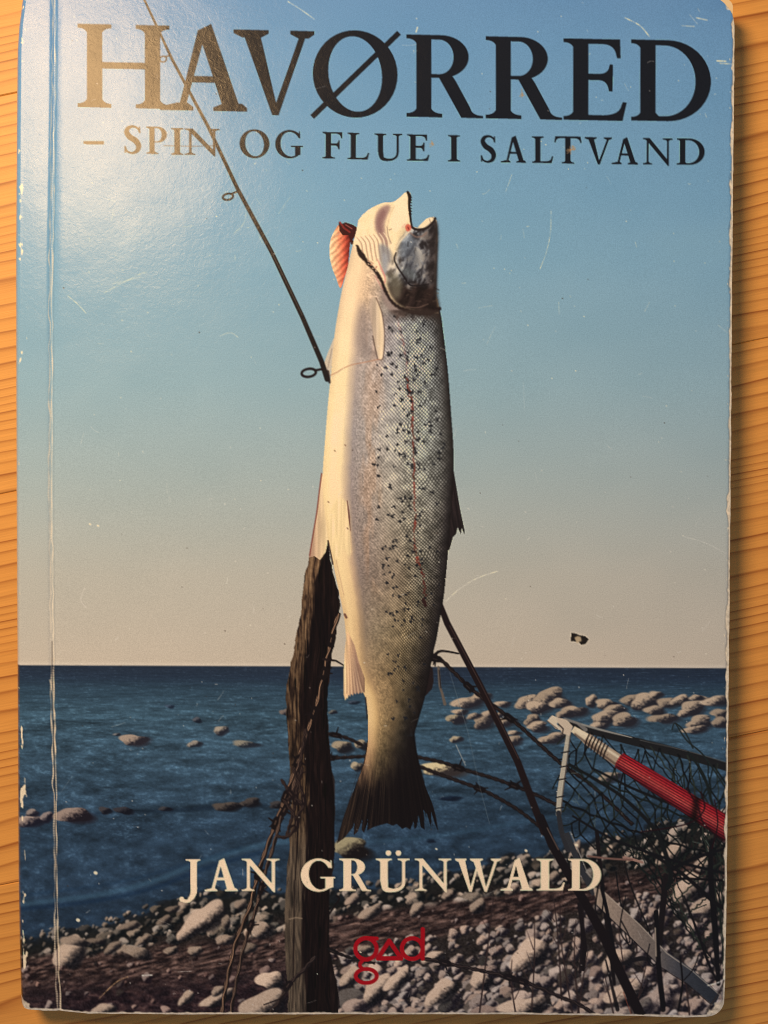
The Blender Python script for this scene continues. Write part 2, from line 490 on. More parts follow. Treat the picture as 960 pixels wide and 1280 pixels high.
# dark wet edge above the big stones
stonefield(900, in_lower, lambda x, y: 3.5+max(0, y-1180)*.035, ((140, 114, 98), (200, 166, 142)), (34, 28, 32), -.45, 107, .9, .3)
stonefield(150, in_lower, lambda x, y: 5.4+max(0, y-1190)*.05, ((150, 122, 106), (206, 172, 147)), (36, 29, 33), -.5, 109, .9, .28)
stonefield(34, in_left_low, lambda x, y: 3.6, ((120, 92, 82), (176, 138, 118)), (30, 20, 24), -.4, 111, .9)
for (cx, cy, rx, ry, an, s, k) in (
    (257, 1145, 24, 15, -.55, 1.5, 1), (238, 1161, 21, 8, -.45, 3.1, 1), (86, 1190, 20, 16, -.9, 1.2, .95), (92, 1176, 17, 6, .2, 3, .8), (337, 1225, 15, 12, .1, 2, 1.05), (325, 1258, 34, 15, -.4, 4, .9),
    (128, 1262, 15, 7, -.1, 3, .9), (180, 1272, 12, 5, 0, 2, .85), (270, 1248, 20, 7, -.5, 1, .95), (232, 1247, 11, 6, -.7, 2.2, .9), (272, 1238, 9, 5, -.3, 3.3, .8), (326, 1162, 14, 8, -.7, 5, .85),
    (281, 1174, 12, 6, -.3, .3, .8), (170, 1190, 16, 8, .3, 2, .75), (178, 1175, 10, 4, -.6, 2, .75), (161, 1157, 12, 5, -.2, 2, .7), (120, 1176, 10, 4, .1, 2, .6), (213, 1188, 8, 5, -.4, 1, .75), (243, 1188, 10, 5, 0, 4, .8),
    (300, 1130, 9, 5, -.3, 4, .75), (215, 1136, 8, 4, -.3, 1, .6), (205, 1150, 9, 5, -.4, 2, .65), (282, 1152, 6, 7, .2, 5, .7), (140, 1184, 12, 5, -.5, 3, .7), (310, 1185, 10, 6, -.2, 3, .65),
    (440, 1124, 9, 6, -.5, 2, .9), (462, 1140, 14, 7, -.6, 1, .85), (520, 1136, 10, 6, -.6, 3, .85), (560, 1118, 10, 5, -.5, 5, .8), (596, 1132, 12, 6, -.6, 4, .8), (640, 1112, 9, 5, -.5, 1, .85), (690, 1096, 9, 6, -.4, 2, .8),
    (860, 1108, 20, 16, -.5, 2.5, 1.0), (840, 1066, 20, 10, -.4, 2.5, .95), (880, 1080, 14, 9, -.4, 4.5, .9), (885, 1130, 20, 12, -.4, 1.5, .9), (660, 1192, 24, 16, -.5, 2.5, 1.05), (720, 1062, 5, 13, .1, 2, .9),
    (770, 1200, 20, 12, -.4, 3, 1), (652, 1258, 26, 12, -.2, 1.2, 1), (600, 1225, 14, 10, -.4, 5.2, 1), (550, 1240, 20, 12, -.6, 2.2, 1), (470, 1235, 22, 11, -.7, 3.2, 1), (496, 1224, 18, 9, -.8, 1.2, 1.02), (438, 1220, 14, 9, -.6, 2, .95), (454, 1186, 11, 5, .1, 2, .8),
    (540, 1196, 14, 6, -.3, 3, 1.0), (780, 1240, 22, 14, -.3, 2, 1.0)):
    stone(cx, cy, rx, ry, an, (196*k, 165*k, 140*k), (28, 24, 26), None, s, .85, 1.1, .22, lift=.1)
w = win(OX, 1050, OX+CW, OY+CH); sl, X, Y = w
img[sl] = blur(img[sl], .35)
ctr = (smooth(8, 24, Y-shore(X))*.12)[..., None]
img[sl] = np.clip(img[sl]+(img[sl]-C3(92, 78, 70))*ctr, 8, 245)
img[sl] += ((fbm(X/1.6, Y/1.6, 2, 131)-.5)*26)[..., None]*smooth(10, 40, Y-shore(X))[..., None]
lab[sl][(Y > shore(X)+1)] = BEACH
# thin dry stems in front of the stones
r_ = np.random.default_rng(5)
for (x, y0, y1, dx) in ((617, 1120, 1270, -18), (690, 1110, 1250, 12), (700, 1130, 1270, 16), (720, 1150, 1270, 4), (735, 1190, 1275, -14), (772, 1150, 1268, 18), (812, 1190, 1272, -20), (852, 1190, 1270, 10), (668, 1150, 1272, -4), (640, 1200, 1270, 5), (756, 1220, 1272, 12), (800, 1130, 1190, -4)):
    p = [(x, y0), (x+dx*.3+r_.normal(0, 2), y0+(y1-y0)*.4), (x+dx, y1)]
    stroke(cat(p, 6), [1.0, 2.4], (48, 34, 32), .85, None, .5)
    for t in (.3, .5, .7):
        bx, by = x+dx*t, y0+(y1-y0)*t
        s = r_.choice([-1, 1])
        stroke([(bx, by), (bx+s*r_.uniform(5, 13), by-r_.uniform(12, 26))], [1.6, .7], (58, 42, 38), .75, None, .5)

# ---- barbed wire helper ----------------------------------------------------
def wire(pts, wd=2.4, tw=9, dark=(22, 16, 16), hi=(78, 60, 52), barbs=(), seed=1, amp=1.0, pid=WIRE, hia=1.0):
    p = cat(pts, 14); wd *= 1.15
    t = np.gradient(p, axis=0); t /= np.linalg.norm(t, axis=1)[:, None]+1e-9
    nrm = np.stack([-t[:, 1], t[:, 0]], 1)
    s = np.concatenate([[0], np.cumsum(np.linalg.norm(np.diff(p, axis=0), axis=1))])
    for ph in (0, math.pi):
        q = p+nrm*(np.sin(s*2*math.pi/tw/2+ph)*amp)[:, None]
        stroke(q, wd, dark, 1, pid, .5)
        stroke(q+np.array([-.6, -.4]), wd*.34, hi, .5*hia, None, .45)
    rr = np.random.default_rng(seed)
    for f in barbs:
        k = int(f*(len(p)-1)); c = p[k]
        stroke([c-t[k]*4, c+t[k]*4], wd*2.4, dark, 1, pid, .6)
        for _ in range(4):
            an = rr.uniform(0, 6.28); L = rr.uniform(7, 13)
            stroke([c, c+np.array([math.cos(an), math.sin(an)])*L], [wd*.95, wd*.35], dark, 1, pid, .4)
        stroke([c-t[k]*3+nrm[k]*.8, c+t[k]*2+nrm[k]*.8], 1.0, hi, .6, None, .5)

# wires strung behind the fish
wire([(410, 917), (432, 922), (452, 931)], 2.4, barbs=(.25,), seed=3)
wire([(408, 948), (430, 947), (462, 945)], 2.6, barbs=(.15,), seed=4)
wire([(520, 946), (553, 953), (580, 962), (620, 974), (660, 989), (700, 1008)], 2.8, barbs=(.36, .72), seed=5)
wire([(524, 958), (558, 971), (597, 985), (620, 996), (650, 1014), (683, 1040)], 2.8, barbs=(.42,), seed=6)
wire([(538, 822), (552, 826), (565, 838), (590, 862), (622, 886), (650, 908), (672, 928), (702, 955), (740, 982), (790, 1030)], 3.0, barbs=(.03, .06, .32, .5), seed=7)
stroke(cat([(540, 822), (548, 815), (556, 814), (573, 817)], 6), [4, 2.2], (26, 18, 18), 1, WIRE)
stroke(cat([(548, 834), (549, 846), (550, 858), (553, 868), (556, 880)], 6), [3, 3.5, 3, 4], (96, 84, 74), 1, WIRE)
stroke([(549, 838), (551, 860)], 1.2, (30, 24, 24), 1, None)
stroke([(562, 840), (585, 915), (600, 985), (612, 1030)], .7, (120, 130, 132), .45, None)
stroke([(570, 931), (582, 957)], .9, (190, 180, 165), .7, None)
# reclining rod behind the fish
stroke([(548, 750), (559, 779), (600, 857), (647, 952), (680, 1040)], [6.5, 8, 8.5, 8.5, 9], (30, 19, 18), 1, ROD2, .4)
stroke([(562, 782), (602, 857), (648, 948)], 1.1, (74, 54, 48), .7, None)

# ---- post ------------------------------------------------------------------
PL = [(392, 660), (387, 695), (380, 725), (376, 768), (370, 800), (366, 822), (359, 856), (358, 892), (362, 955), (364, 1010), (360, 1072), (356, 1130), (356, 1176), (359, 1225), (361, 1272)]
PR = [(423, 1272), (423, 1240), (418, 1215), (412, 1180), (412, 1112), (418, 1075), (419, 1000), (413, 943), (410, 900), (410, 867), (414, 830), (419, 800), (425, 757), (421, 733), (413, 700), (410, 660)]
ply = [p[1] for p in PL]; plx = [p[0] for p in PL]
pry = [p[1] for p in PR][::-1]; prx = [p[0] for p in PR][::-1]
def post_fn(X, Y):
    l = np.interp(Y, ply, plx); r = np.interp(Y, pry, prx)
    u = (X-l)/(r-l)
    term = np.interp(Y, [690, 730, 800, 850, 900, 960, 1000, 1010, 1060, 1150, 1270], [.7, .30, .34, .32, .34, .38, .46, .32, .44, .38, .32])
    term = term+.1*(fbm(X/3, Y/22, 2, 201)-.5)
    g = fbm(X/1.7+4*vnoise(X/12, Y/40, 4), Y/26, 3, 205)
    g2 = fbm(X/4, Y/7, 2, 207)
    lit = ramp(g*.75+g2*.25, [(.2, (30, 19, 16)), (.40, (70, 48, 36)), (.52, (128, 94, 66)), (.75, (184, 142, 102))])
    lit *= np.interp(Y, [690, 850, 1000, 1100, 1270], [.8, .66, .56, .6, .52])[..., None]
    lit = lit+(C3(104, 88, 72)*(.5+g[..., None]*.8)-lit)*(smooth(1000, 1090, Y)*.7)[..., None]
    shade = ramp(g, [(.2, (15, 9, 9)), (.6, (25, 15, 13)), (.9, (38, 24, 21))])
    k = smooth(term+.05, term-.06, u)
    c = shade+(lit-shade)*k[..., None]
    crack = smooth(.28, .2, fbm(X/2.2, Y/45, 2, 211))
    c = c*(1-.7*crack[..., None])
    c = c*(1-.55*smooth(.1, 0, u)[..., None]*0)+(smooth(.985, 1, u)*20)[..., None]
    return c
edge = [(x+float(rng.normal(0, .7)), y) for x, y in cat(PL, 5)]+[(x+float(rng.normal(0, .7)), y) for x, y in cat(PR, 5)]
poly(edge, None, 1, POST, 0, post_fn)
for (x, y0, y1) in ((384, 772, 850), (371, 860, 930), (376, 880, 960), (388, 960, 1010), (372, 990, 1100), (384, 1020, 1180), (368, 1100, 1260), (379, 1120, 1230), (393, 1005, 1160)):
    stroke(cat([(x, y0), (x+rng.normal(0, 1.5), (y0+y1)/2), (x+rng.normal(0, 2), y1)], 6), [.8, 2.0, .8], (24, 14, 13), .85, None)
stroke(cat([(395, 1000), (389, 1006), (386, 1030), (384, 1080)], 6), 1.6, (20, 12, 12), .9, None)
stroke([(362, 1149), (370, 1147), (377, 1148)], 2, (150, 125, 100), .6, None)
# wires running over the post
wire([(424, 768), (419, 782), (409, 824), (398, 873), (388, 905), (372, 952), (357, 996), (340, 1042), (325, 1085), (311, 1137), (296, 1175), (285, 1220), (277, 1268)], 3.4, 17, (24, 16, 15), (176, 132, 100), barbs=(.13, .2, .3,  .42, .5, .56, .68), seed=12, amp=1.0, hia=1.6)
wire([(384, 915), (372, 962), (362, 1000), (352, 1022), (340, 1064), (330, 1096), (319, 1140), (306, 1180), (296, 1225), (288, 1268)], 2.8, 15, (26, 18, 17), (150, 114, 90), barbs=(.3, .6, .72), seed=13, amp=.9, hia=1.5)
for (p) in ([(382, 912), (376, 950), (369, 985), (360, 1000)], [(378, 960), (371, 990), (368, 1010), (358, 1046)], [(366, 960), (380, 1000), (372, 1020)], [(354, 1000), (362, 1010), (371, 1030), (359, 1046), (346, 1045)], [(352, 975), (364, 992), (377, 1004)]):
    wire(p, 2.3, 8, (30, 20, 19), (112, 86, 70), barbs=(.5,), seed=len(p)+int(p[0][0]), amp=1)
wire([(394, 1196), (380, 1212), (362, 1230), (350, 1250), (336, 1268)], 2.8, 9, (28, 20, 20), (110, 86, 72), barbs=(.55,), seed=15)
stroke([(345, 1270), (352, 1248), (330, 1256)], 1.6, (28, 20, 20), .9, WIRE)
stroke([(404, 824), (420, 826), (430, 832)], [3, 1.6], (30, 20, 19), 1, WIRE)
stroke(cat([(412, 1142), (418, 1133), (424, 1124), (421, 1120)], 5), 2.4, (24, 17, 17), 1, WIRE)
wire([(414, 1188), (440, 1198), (468, 1204)], 2.0, 9, (24, 18, 18), (70, 56, 50), barbs=(.1,), seed=16)
wire([(520, 1197), (545, 1201), (566, 1206), (600, 1213), (637, 1222), (668, 1232), (700, 1246), (728, 1258), (750, 1274)], 3.0, 10, (26, 19, 20), (92, 72, 64), barbs=(.2, .5, .57), seed=17)

# ---- landing net -----------------------------------------------------------
rn = np.random.default_rng(21)
def bez(a, b, c, n=14):
    t = np.linspace(0, 1, n)[:, None]
    a, b, c = map(np.array, (a, b, c))
    return (1-t)**2*a+2*t*(1-t)*b+t*t*c
GREEN = [(22, 26, 24), (30, 34, 28), (16, 16, 17), (40, 44, 36)]
# frame arm to the right, drawn before the net that hangs from it
stroke(cat([(708, 903), (750, 916), (810, 931), (860, 944), (912, 960)], 6), [6, 10, 11, 11, 10], (30, 28, 28), 1, NET)
stroke(cat([(712, 901), (750, 912), (790, 922)], 6), [2.5, 2.6, 1], (150, 142, 130), .9, None)
stroke(cat([(800, 925), (860, 939), (912, 954)], 6), 1.2, (86, 84, 80), .7, None)
# hanging mesh: two families of slack cords that cross
def cords(n0, n1, fa, fb, wdr, sag, a=.95):
    for k in range(n0, n1):
        A, B = fa(k), fb(k)
        m = ((A[0]+B[0])/2+rn.normal(0, 5), (A[1]+B[1])/2+sag+rn.normal(0, 6))
        q = bez(A, m, B, 26)
        q = q+np.stack([np.sin(np.arange(26)*2.1+k), np.cos(np.arange(26)*2.1+k*1.7)], 1)*1.1
        stroke(q, rn.uniform(*wdr), GREEN[rn.integers(4)], a, NET, .4)
NU, NV = 12, 9
def netpt(i, j):
    s_ = i/NU; t_ = j/NV
    top = np.array((708+s_*204, 912+s_*52)); bot = np.array((712+s_*196+14*math.sin(s_*5), 1040+s_*66+26*math.sin(s_*3.1)))
    b_ = top+(bot-top)*(t_**.9)
    return b_+np.array((6*math.sin(i*1.7+j*1.1)+10*math.sin(t_*3.14)*(s_-.4), 5*math.cos(i*1.3-j*.9)))+rn.normal(0, 1.6, 2)
NP = {(i, j): netpt(i+.5*(j % 2), j) for i in range(-1, NU+1) for j in range(NV+1)}
for j in range(NV):
    for i in range(0, NU+1):
        a0_ = NP[(i, j)]
        for k_ in ((i, j+1), (i-1+2*(j % 2), j+1)):
            if k_ in NP:
                b0_ = NP[k_]; mid = (a0_+b0_)/2+rn.normal(0, 1.6, 2)+np.array((0, 1.5))
                stroke(bez(a0_, mid, b0_, 7), rn.uniform(1.4, 2.2), GREEN[rn.integers(3)], .97, NET, .4)
        stroke([a0_, a0_+.5], 2.6, (16, 16, 17), .9, NET, .5)
cords(0, 2, lambda k: (700, 952+k*48), lambda k: (905, 1040+k*30), (2.0, 3.0), 6)
cords(0, 9, lambda k: (800+k*12, 930+k*3), lambda k: (905, 1060+k*22), (1.2, 2.0), -12)
cords(0, 8, lambda k: (905, 970+k*26), lambda k: (800+k*10, 1060+k*18), (1.2, 2.0), 6)
cords(0, 6, lambda k: (765+k*14, 1030+k*8), lambda k: (850+k*9, 1150+k*12), (1.2, 2.0), 10)
for k in range(34):                       # knots and little loops
    x = rn.uniform(740, 904); y = rn.uniform(985+(x-706)*.16, 1010+(x-706)*.95)
    q = np.array([(x+rn.normal(0, 7), y+rn.normal(0, 7)) for _ in range(3)])
    stroke(bez(q[0], q[1], q[2], 8), rn.uniform(1, 1.7), GREEN[rn.integers(4)], .9, NET, .4)
for k in range(26):                        # pale glints on cords
    x = rn.uniform(715, 900); y = rn.uniform(940+(x-706)*.16, 1000+(x-706)*.8)
    stroke([(x, y), (x+rn.normal(0, 5), y+rn.normal(0, 5))], 1, (96, 104, 92), .6, None, .4)
# thick dark twigs and gathered cord bundles
for (p, wds, c) in (
    ([(746, 1040), (751, 1090), (757, 1140), (763, 1190), (768, 1230)], [5, 5.5, 4], (24, 18, 19)),
    ([(832, 1095), (829, 1130), (824, 1180), (824, 1215), (829, 1262)], [7, 8, 7, 6], (26, 20, 21)),
    ([(890, 1050), (888, 1090), (893, 1150), (898, 1230)], [5, 7, 8, 5], (20, 17, 19)),
    ([(728, 1130), (728, 1185), (725, 1215)], [4, 5, 4], (30, 22, 23)),
    ([(778, 1060), (786, 1100), (812, 1165), (818, 1180)], [1.8, 2.2], (24, 20, 20)),
    ([(800, 1060), (850, 1090), (893, 1128), (908, 1135)], [3, 5, 6], (22, 19, 20)),
    ([(855, 1120), (870, 1160), (886, 1205), (896, 1225)], [2, 3.5, 3], (22, 18, 20)),
    ([(712, 955), (740, 972), (780, 998), (820, 1040), (838, 1090), (834, 1110)], [2.4, 3.6, 4.5, 6, 6], (22, 22, 22)),
    ([(740, 960), (790, 985), (850, 1010), (905, 1040)], [2.5, 3.5, 3], (20, 20, 21)),
    ([(716, 1020), (760, 1046), (800, 1062), (850, 1078), (908, 1092)], [2.5, 3.5, 3.5], (20, 18, 20)),
    ([(840, 1086), (870, 1072), (908, 1060)], [4, 5, 3], (20, 18, 20)),
    ([(846, 1098), (880, 1099), (908, 1101)], [3, 3], (18, 15, 17)),
    ([(776, 1205), (800, 1198), (812, 1200)], [4, 6, 3], (26, 22, 24)),
    ([(770, 1090), (776, 1130), (790, 1175), (784, 1178), (777, 1140)], [1.6, 1.6], (18, 16, 18)),
    ([(812, 1165), (808, 1190), (818, 1206), (828, 1190)], [1.6, 1.8], (18, 16, 18)),
    ([(860, 940), (880, 970), (892, 1010), (905, 1030)], [2.5, 3.5, 3], (26, 30, 28)),
    ([(845, 905), (858, 925), (880, 945), (907, 985)], [1.6, 2], (30, 34, 32)),
    ([(840, 912), (844, 904), (856, 915), (866, 935)], [1.4, 1.8], (30, 34, 32)),
    ([(780, 1072), (790, 1074), (803, 1078)], [4, 3], (150, 112, 96)),
    ([(735, 1070), (760, 1073), (790, 1075)], [2.4, 2.4], (118, 84, 72))):
    stroke(cat(p, 8), wds, c, 1, NET, .5)
# the flat frame arm coming down on the left and crossing to the corner
stroke([(711, 912), (706, 950), (700, 992), (698, 1018)], [5, 6.5, 7.5, 6.5], (176, 162, 140), 1, NET)
stroke([(713.5, 914), (709, 950), (703.5, 992), (701, 1018)], 1.8, (74, 66, 62), .8, None)
stroke([(698, 1016), (702, 1040), (710, 1062)], [6, 6.5, 7], (44, 42, 44), 1, NET)
for (bx, by) in ((707, 940), (705, 958), (702.5, 974), (700, 996), (699, 1010)):
    stroke([(bx-5, by+1), (bx+5, by-1)], 1.8, (30, 26, 26), .9, NET)
poly([(704, 1042), (711, 1040), (732, 1090), (750, 1114), (740, 1120), (724, 1090)], (48, 47, 49), 1, NET)
stroke([(713, 1040), (734, 1090), (752, 1113)], 1.4, (150, 140, 128), .7, None)
def strip(X, Y):
    t = (X-738)/(898-738)
    c = ramp(t, [(0, (160, 136, 114)), (.25, (140, 118, 102)), (.5, (108, 94, 84)), (.62, (80, 74, 73)), (.75, (54, 54, 58)), (1, (40, 42, 47))])
    return c*(.92+.2*fbm(X/2, Y/2, 2, 301))[..., None]
poly([(741, 1108), (752, 1112), (800, 1156), (834, 1190), (866, 1212), (900, 1243), (893, 1258), (859, 1229), (826, 1208), (790, 1173), (746, 1131)], None, 1, NET, 0, strip)
stroke([(752, 1112), (800, 1156), (834, 1192), (866, 1214), (900, 1244)], 1.3, (196, 174, 150), .6, None)
stroke([(746, 1132), (790, 1174), (826, 1209), (859, 1230), (893, 1259)], 1.4, (26, 22, 24), .8, None)
for (p, wds) in (([(746, 1078), (754, 1110), (752, 1140), (744, 1135), (751, 1090)], [1.8, 2]), ([(752, 1110), (760, 1145), (768, 1190)], [4.5, 4]), ([(776, 1150), (787, 1172), (784, 1178), (775, 1160), (782, 1120)], [1.6, 1.6]),
                 ([(820, 1140), (823, 1200), (829, 1258)], [6, 6]), ([(812, 1180), (809, 1200), (818, 1207), (826, 1190)], [1.4, 1.4]), ([(855, 1225), (866, 1212), (874, 1192)], [1.4, 1.4]), ([(850, 1196), (853, 1230), (848, 1262)], [2, 3])):
    stroke(cat(p, 8), wds, (20, 16, 18), 1, NET, .45)
stroke([(819, 1160), (820, 1195)], 1.6, (190, 165, 140), .8, None)
# head joint and handle
poly([(684, 901), (690, 894), (700, 898), (696, 905), (702, 913), (695, 911)], (206, 184, 156), 1, NET)
poly([(696, 897), (708, 899), (716, 908), (712, 920), (702, 916), (698, 906)], (196, 172, 146), 1, NET)
stroke([(698, 905), (704, 911), (703, 917)], 1.6, (60, 48, 42), 1, None)
stroke([(684, 901), (697, 911)], 1.2, (96, 80, 70), .8, None)
stroke([(706, 898), (722, 904), (732, 912)], [2, 5], (120, 112, 104), .9, NET)
HA, HB = np.array((716., 911.)), np.array((779., 955.))
hd = (HB-HA)/np.linalg.norm(HB-HA); hn = np.array((-hd[1], hd[0]))
poly([HA-hn*4+hd*0, HA+hn*4, HA+hd*26+hn*7, HA+hd*26-hn*7], (214, 190, 156), 1, NET)
poly([HA+hd*20-hn*7, HA+hd*20+hn*7, HB+hn*8, HB-hn*8], (168, 142, 116), 1, NET)
stroke([HA-hn*2+hd*6, HB-hn*4], 3, (226, 204, 172), .8, None, 1)
stroke([HA+hn*4+hd*6, HB+hn*6], 3, (70, 52, 44), .7, None, 1)
for k in range(7):
    c = HA+hd*(22+k*4.6)
    stroke([c-hn*8.5-hd*1.5, c+hn*1, c+hn*8.5+hd*2.5], 2.0, (34, 24, 22), 1, None, .4)
    stroke([c-hn*7-hd*.2, c-hn*2+hd*1], .8, (200, 170, 140), .6, None, .4)
GA, GB = np.array((774., 950.)), np.array((916., 1040.))
gd = (GB-GA)/np.linalg.norm(GB-GA); gn = np.array((-gd[1], gd[0]))
def grip(X, Y):
    s = ((X-GA[0])*gd[0]+(Y-GA[1])*gd[1]); v = ((X-GA[0])*gn[0]+(Y-GA[1])*gn[1])
    hw = 10.5+s*.026
    v = v/hw
    c = ramp(v, [(-1, (110, 18, 26)), (-.6, (150, 28, 36)), (-.2, (160, 46, 46)), (.2, (160, 60, 56)), (.6, (112, 28, 33)), (1, (54, 10, 16))])
    c = c*(.66+.52*smooth(-.5, .6, np.sin((v*hw+s*.045)*2*math.pi/3.1)))[..., None]
    sh = np.exp(-((s-113-v*6)/6)**2)
    c = c*(1-.72*sh)[..., None]
    return c*(.92+.16*vnoise(X/2, Y/2, 5))[..., None]
Lg = 172
poly([GA-gn*10.5, GA+gd*Lg-gn*15, GA+gd*Lg+gn*15, GA+gn*10.5, GA+gn*5-gd*2, GA-gn*5-gd*2], None, 1, NET, 0, grip)
stroke([GA-gn*10+gd*.5, GA+gn*10+gd*.5], 1.4, (110, 26, 28), .8, None)
# cords that pass over the handle
for (p, wds) in (([(858, 985), (872, 1008), (880, 1030), (905, 1052)], [2, 2.4]), ([(800, 1040), (858, 1030), (880, 1012), (876, 990)], [1.6, 2.2]), ([(893, 1000), (897, 1030), (890, 1060)], [1.6, 2])):
    stroke(cat(p, 8), wds, (34, 12, 16), .85, NET, .5)
# the rod's lower end stands in front of the net's edge
stroke([(676, 1022), (690, 1056), (722, 1112), (752, 1165), (775, 1215), (803, 1274)], [9.5, 10.5, 11, 11.5, 12, 13], (24, 17, 18), 1, ROD2, .45)
stroke([(684, 1035), (698, 1062)], 1.4, (150, 120, 100), .5, None)
stroke([(724, 1130), (731, 1185), (729, 1212)], [5, 6, 4], (26, 19, 20), 1, NET)
stroke([(757, 1200), (772, 1262)], [2, 5], (22, 17, 18), .9, NET)
stroke([(779, 1240), (789, 1268)], 1, (130, 60, 40), .7, None)

# ---- fish ------------------------------------------------------------------
# far pectoral fin, red gill flap, far pelvic fin, dorsal and adipose fins
poly(cat([(419, 420), (411, 438), (405, 456), (405, 470), (410, 476), (414, 460), (416, 440)], 5, True), (196, 176, 152), 1, FISH)
stroke([(415, 436), (408, 468)], 1, (120, 102, 92), .6, None)
def flap(X, Y):
    g = np.sin((Y*1.0+(X-412)*1.0)*2*math.pi/9.0+2*vnoise(X/8, Y/8, 3))
    e = (X-412)/26+.12*(fbm(X/4, Y/5, 2, 71)-.5)
    c = ramp(e, [(0, (240, 200, 152)), (.3, (232, 164, 120)), (.6, (212, 112, 80)), (.8, (166, 62, 46)), (1, (84, 26, 22))])
    c = c*(1+.13*g)[..., None]*(.9+.2*fbm(X/2, Y/2, 2, 73))[..., None]
    return c
poly(cat([(425, 280), (418, 289), (413, 301), (412, 318), (415, 334), (420, 347), (425.5, 360), (431, 346), (435, 332), (437, 312), (438, 296), (436, 284)], 5, True), None, 1, FISH, 0, flap)
poly([(423.5, 277.5), (427, 280), (432, 278), (441, 281), (447, 285), (446, 292), (441, 300), (444, 304), (439, 306), (436, 294), (428, 294), (424, 288)], (58, 22, 20), 1, FISH)
stroke([(425, 278), (430, 285), (437, 290)], 2.4, (130, 42, 36), .8, None)
stroke([(432, 281), (440, 286)], 1.2, (170, 90, 80), .7, None)
poly(cat([(402, 592), (399, 615), (396, 640), (391, 670), (386, 697)], 5).tolist()+[(393, 695), (400, 700), (407, 690), (410, 676), (418, 650), (418, 600)], None, 1, FISH, 0,
     lambda X, Y: ramp((X-388)/24, [(0, (170, 128, 104)), (.3, (206, 170, 134)), (1, (240, 208, 156))])*(.9+.18*vnoise(X/2.0, Y/30, 4))[..., None])
stroke(cat([(402, 592), (399, 615), (396, 640), (391, 670), (387, 694)], 5), 1.6, (120, 58, 48), .9, None)
def darkfin(X, Y):
    return C3(34, 26, 25)*(.6+.8*fbm(X/1.5-Y/9, Y/20, 2, 55))[..., None]
poly([(560, 588), (567, 588), (571, 612), (575, 636), (581, 664), (580.5, 668), (577, 660), (576, 668), (572, 659), (570, 668), (566, 672), (562, 687), (556, 690)], None, 1, FISH, 0, darkfin)
poly([(536, 832), (541, 835), (542, 852), (540, 861), (531, 871), (526, 865)], (34, 24, 23), 1, FISH)

FLp = [(448, 274), (446, 286), (441, 306), (436, 328), (428, 361), (424, 382), (418, 420), (413, 474), (409.5, 510), (406, 554), (403.5, 590), (404, 620), (407, 650), (411, 678), (415.5, 700), (423.5, 738), (430, 771), (433, 800), (436, 830), (444, 850), (456, 870), (459.5, 890), (460, 906), (459.5, 932), (455, 956)]
FRp = [(544.5, 366), (551, 393), (554, 415), (560, 464), (564, 518), (566.5, 554), (567, 589), (565, 630), (561.5, 668), (559, 703), (555, 744), (549.5, 776), (545.5, 800), (541, 818), (532.5, 866), (522.5, 902), (518, 920), (520.5, 943)]
fly = [p[1] for p in FLp]; flx = [p[0] for p in FLp]
fry = [p[1] for p in FRp]; frx = [p[0] for p in FRp]
UC = [0, .06, .13, .17, .22, .35, .5, .64, .78, .9, .97, 1.0]
ROWS = [
 (370, [(214, 182, 146), (236, 202, 160), (238, 204, 162), (230, 194, 154), (218, 182, 146), (188, 160, 136), (126, 112, 104), (72, 66, 64), (50, 44, 42), (40, 34, 32), (30, 24, 22), (24, 18, 17)]),
 (405, [(216, 184, 146), (238, 206, 162), (238, 206, 162), (222, 190, 154), (198, 168, 144), (166, 148, 134), (128, 124, 118), (132, 136, 130), (110, 116, 110), (78, 80, 76), (46, 42, 40), (30, 24, 22)]),
 (460, [(226, 194, 148), (244, 214, 164), (240, 210, 162), (208, 180, 150), (170, 150, 138), (160, 148, 138), (146, 144, 136), (138, 142, 134), (128, 134, 126), (92, 96, 90), (52, 48, 46), (32, 26, 24)]),
 (540, [(236, 204, 152), (250, 222, 166), (246, 216, 164), (200, 174, 146), (154, 140, 134), (160, 148, 136), (152, 150, 136), (142, 144, 130), (130, 136, 124), (92, 94, 86), (50, 46, 42), (30, 24, 22)]),
 (640, [(232, 198, 146), (248, 216, 160), (244, 210, 158), (204, 172, 138), (152, 132, 122), (150, 134, 120), (144, 136, 116), (132, 128, 108), (116, 114, 98), (80, 78, 68), (44, 38, 36), (28, 22, 20)]),
 (720, [(222, 184, 134), (242, 206, 150), (234, 196, 144), (186, 152, 122), (136, 116, 104), (132, 114, 98), (126, 112, 90), (112, 102, 80), (90, 86, 70), (58, 54, 46), (36, 30, 28), (24, 18, 17)]),
 (790, [(218, 178, 128), (238, 198, 142), (214, 174, 126), (166, 136, 104), (140, 118, 96), (136, 118, 92), (122, 108, 80), (104, 92, 66), (78, 70, 52), (48, 42, 34), (32, 26, 24), (22, 17, 16)]),
 (850, [(224, 184, 132), (232, 192, 136), (214, 174, 120), (190, 152, 106), (168, 134, 96), (142, 116, 82), (114, 96, 66), (90, 78, 54), (60, 52, 38), (38, 32, 26), (28, 22, 20), (20, 15, 14)]),
 (900, [(226, 184, 130), (234, 192, 134), (226, 184, 126), (206, 166, 112), (180, 144, 98), (132, 108, 74), (98, 82, 56), (70, 60, 42), (44, 38, 30), (30, 24, 20), (24, 18, 16), (18, 14, 13)]),
 (945, [(170, 128, 92), (184, 142, 100), (170, 132, 92), (148, 116, 80), (120, 96, 66), (92, 76, 52), (68, 56, 40), (46, 38, 30), (32, 26, 22), (24, 18, 17), (20, 15, 14), (16, 12, 12)])]
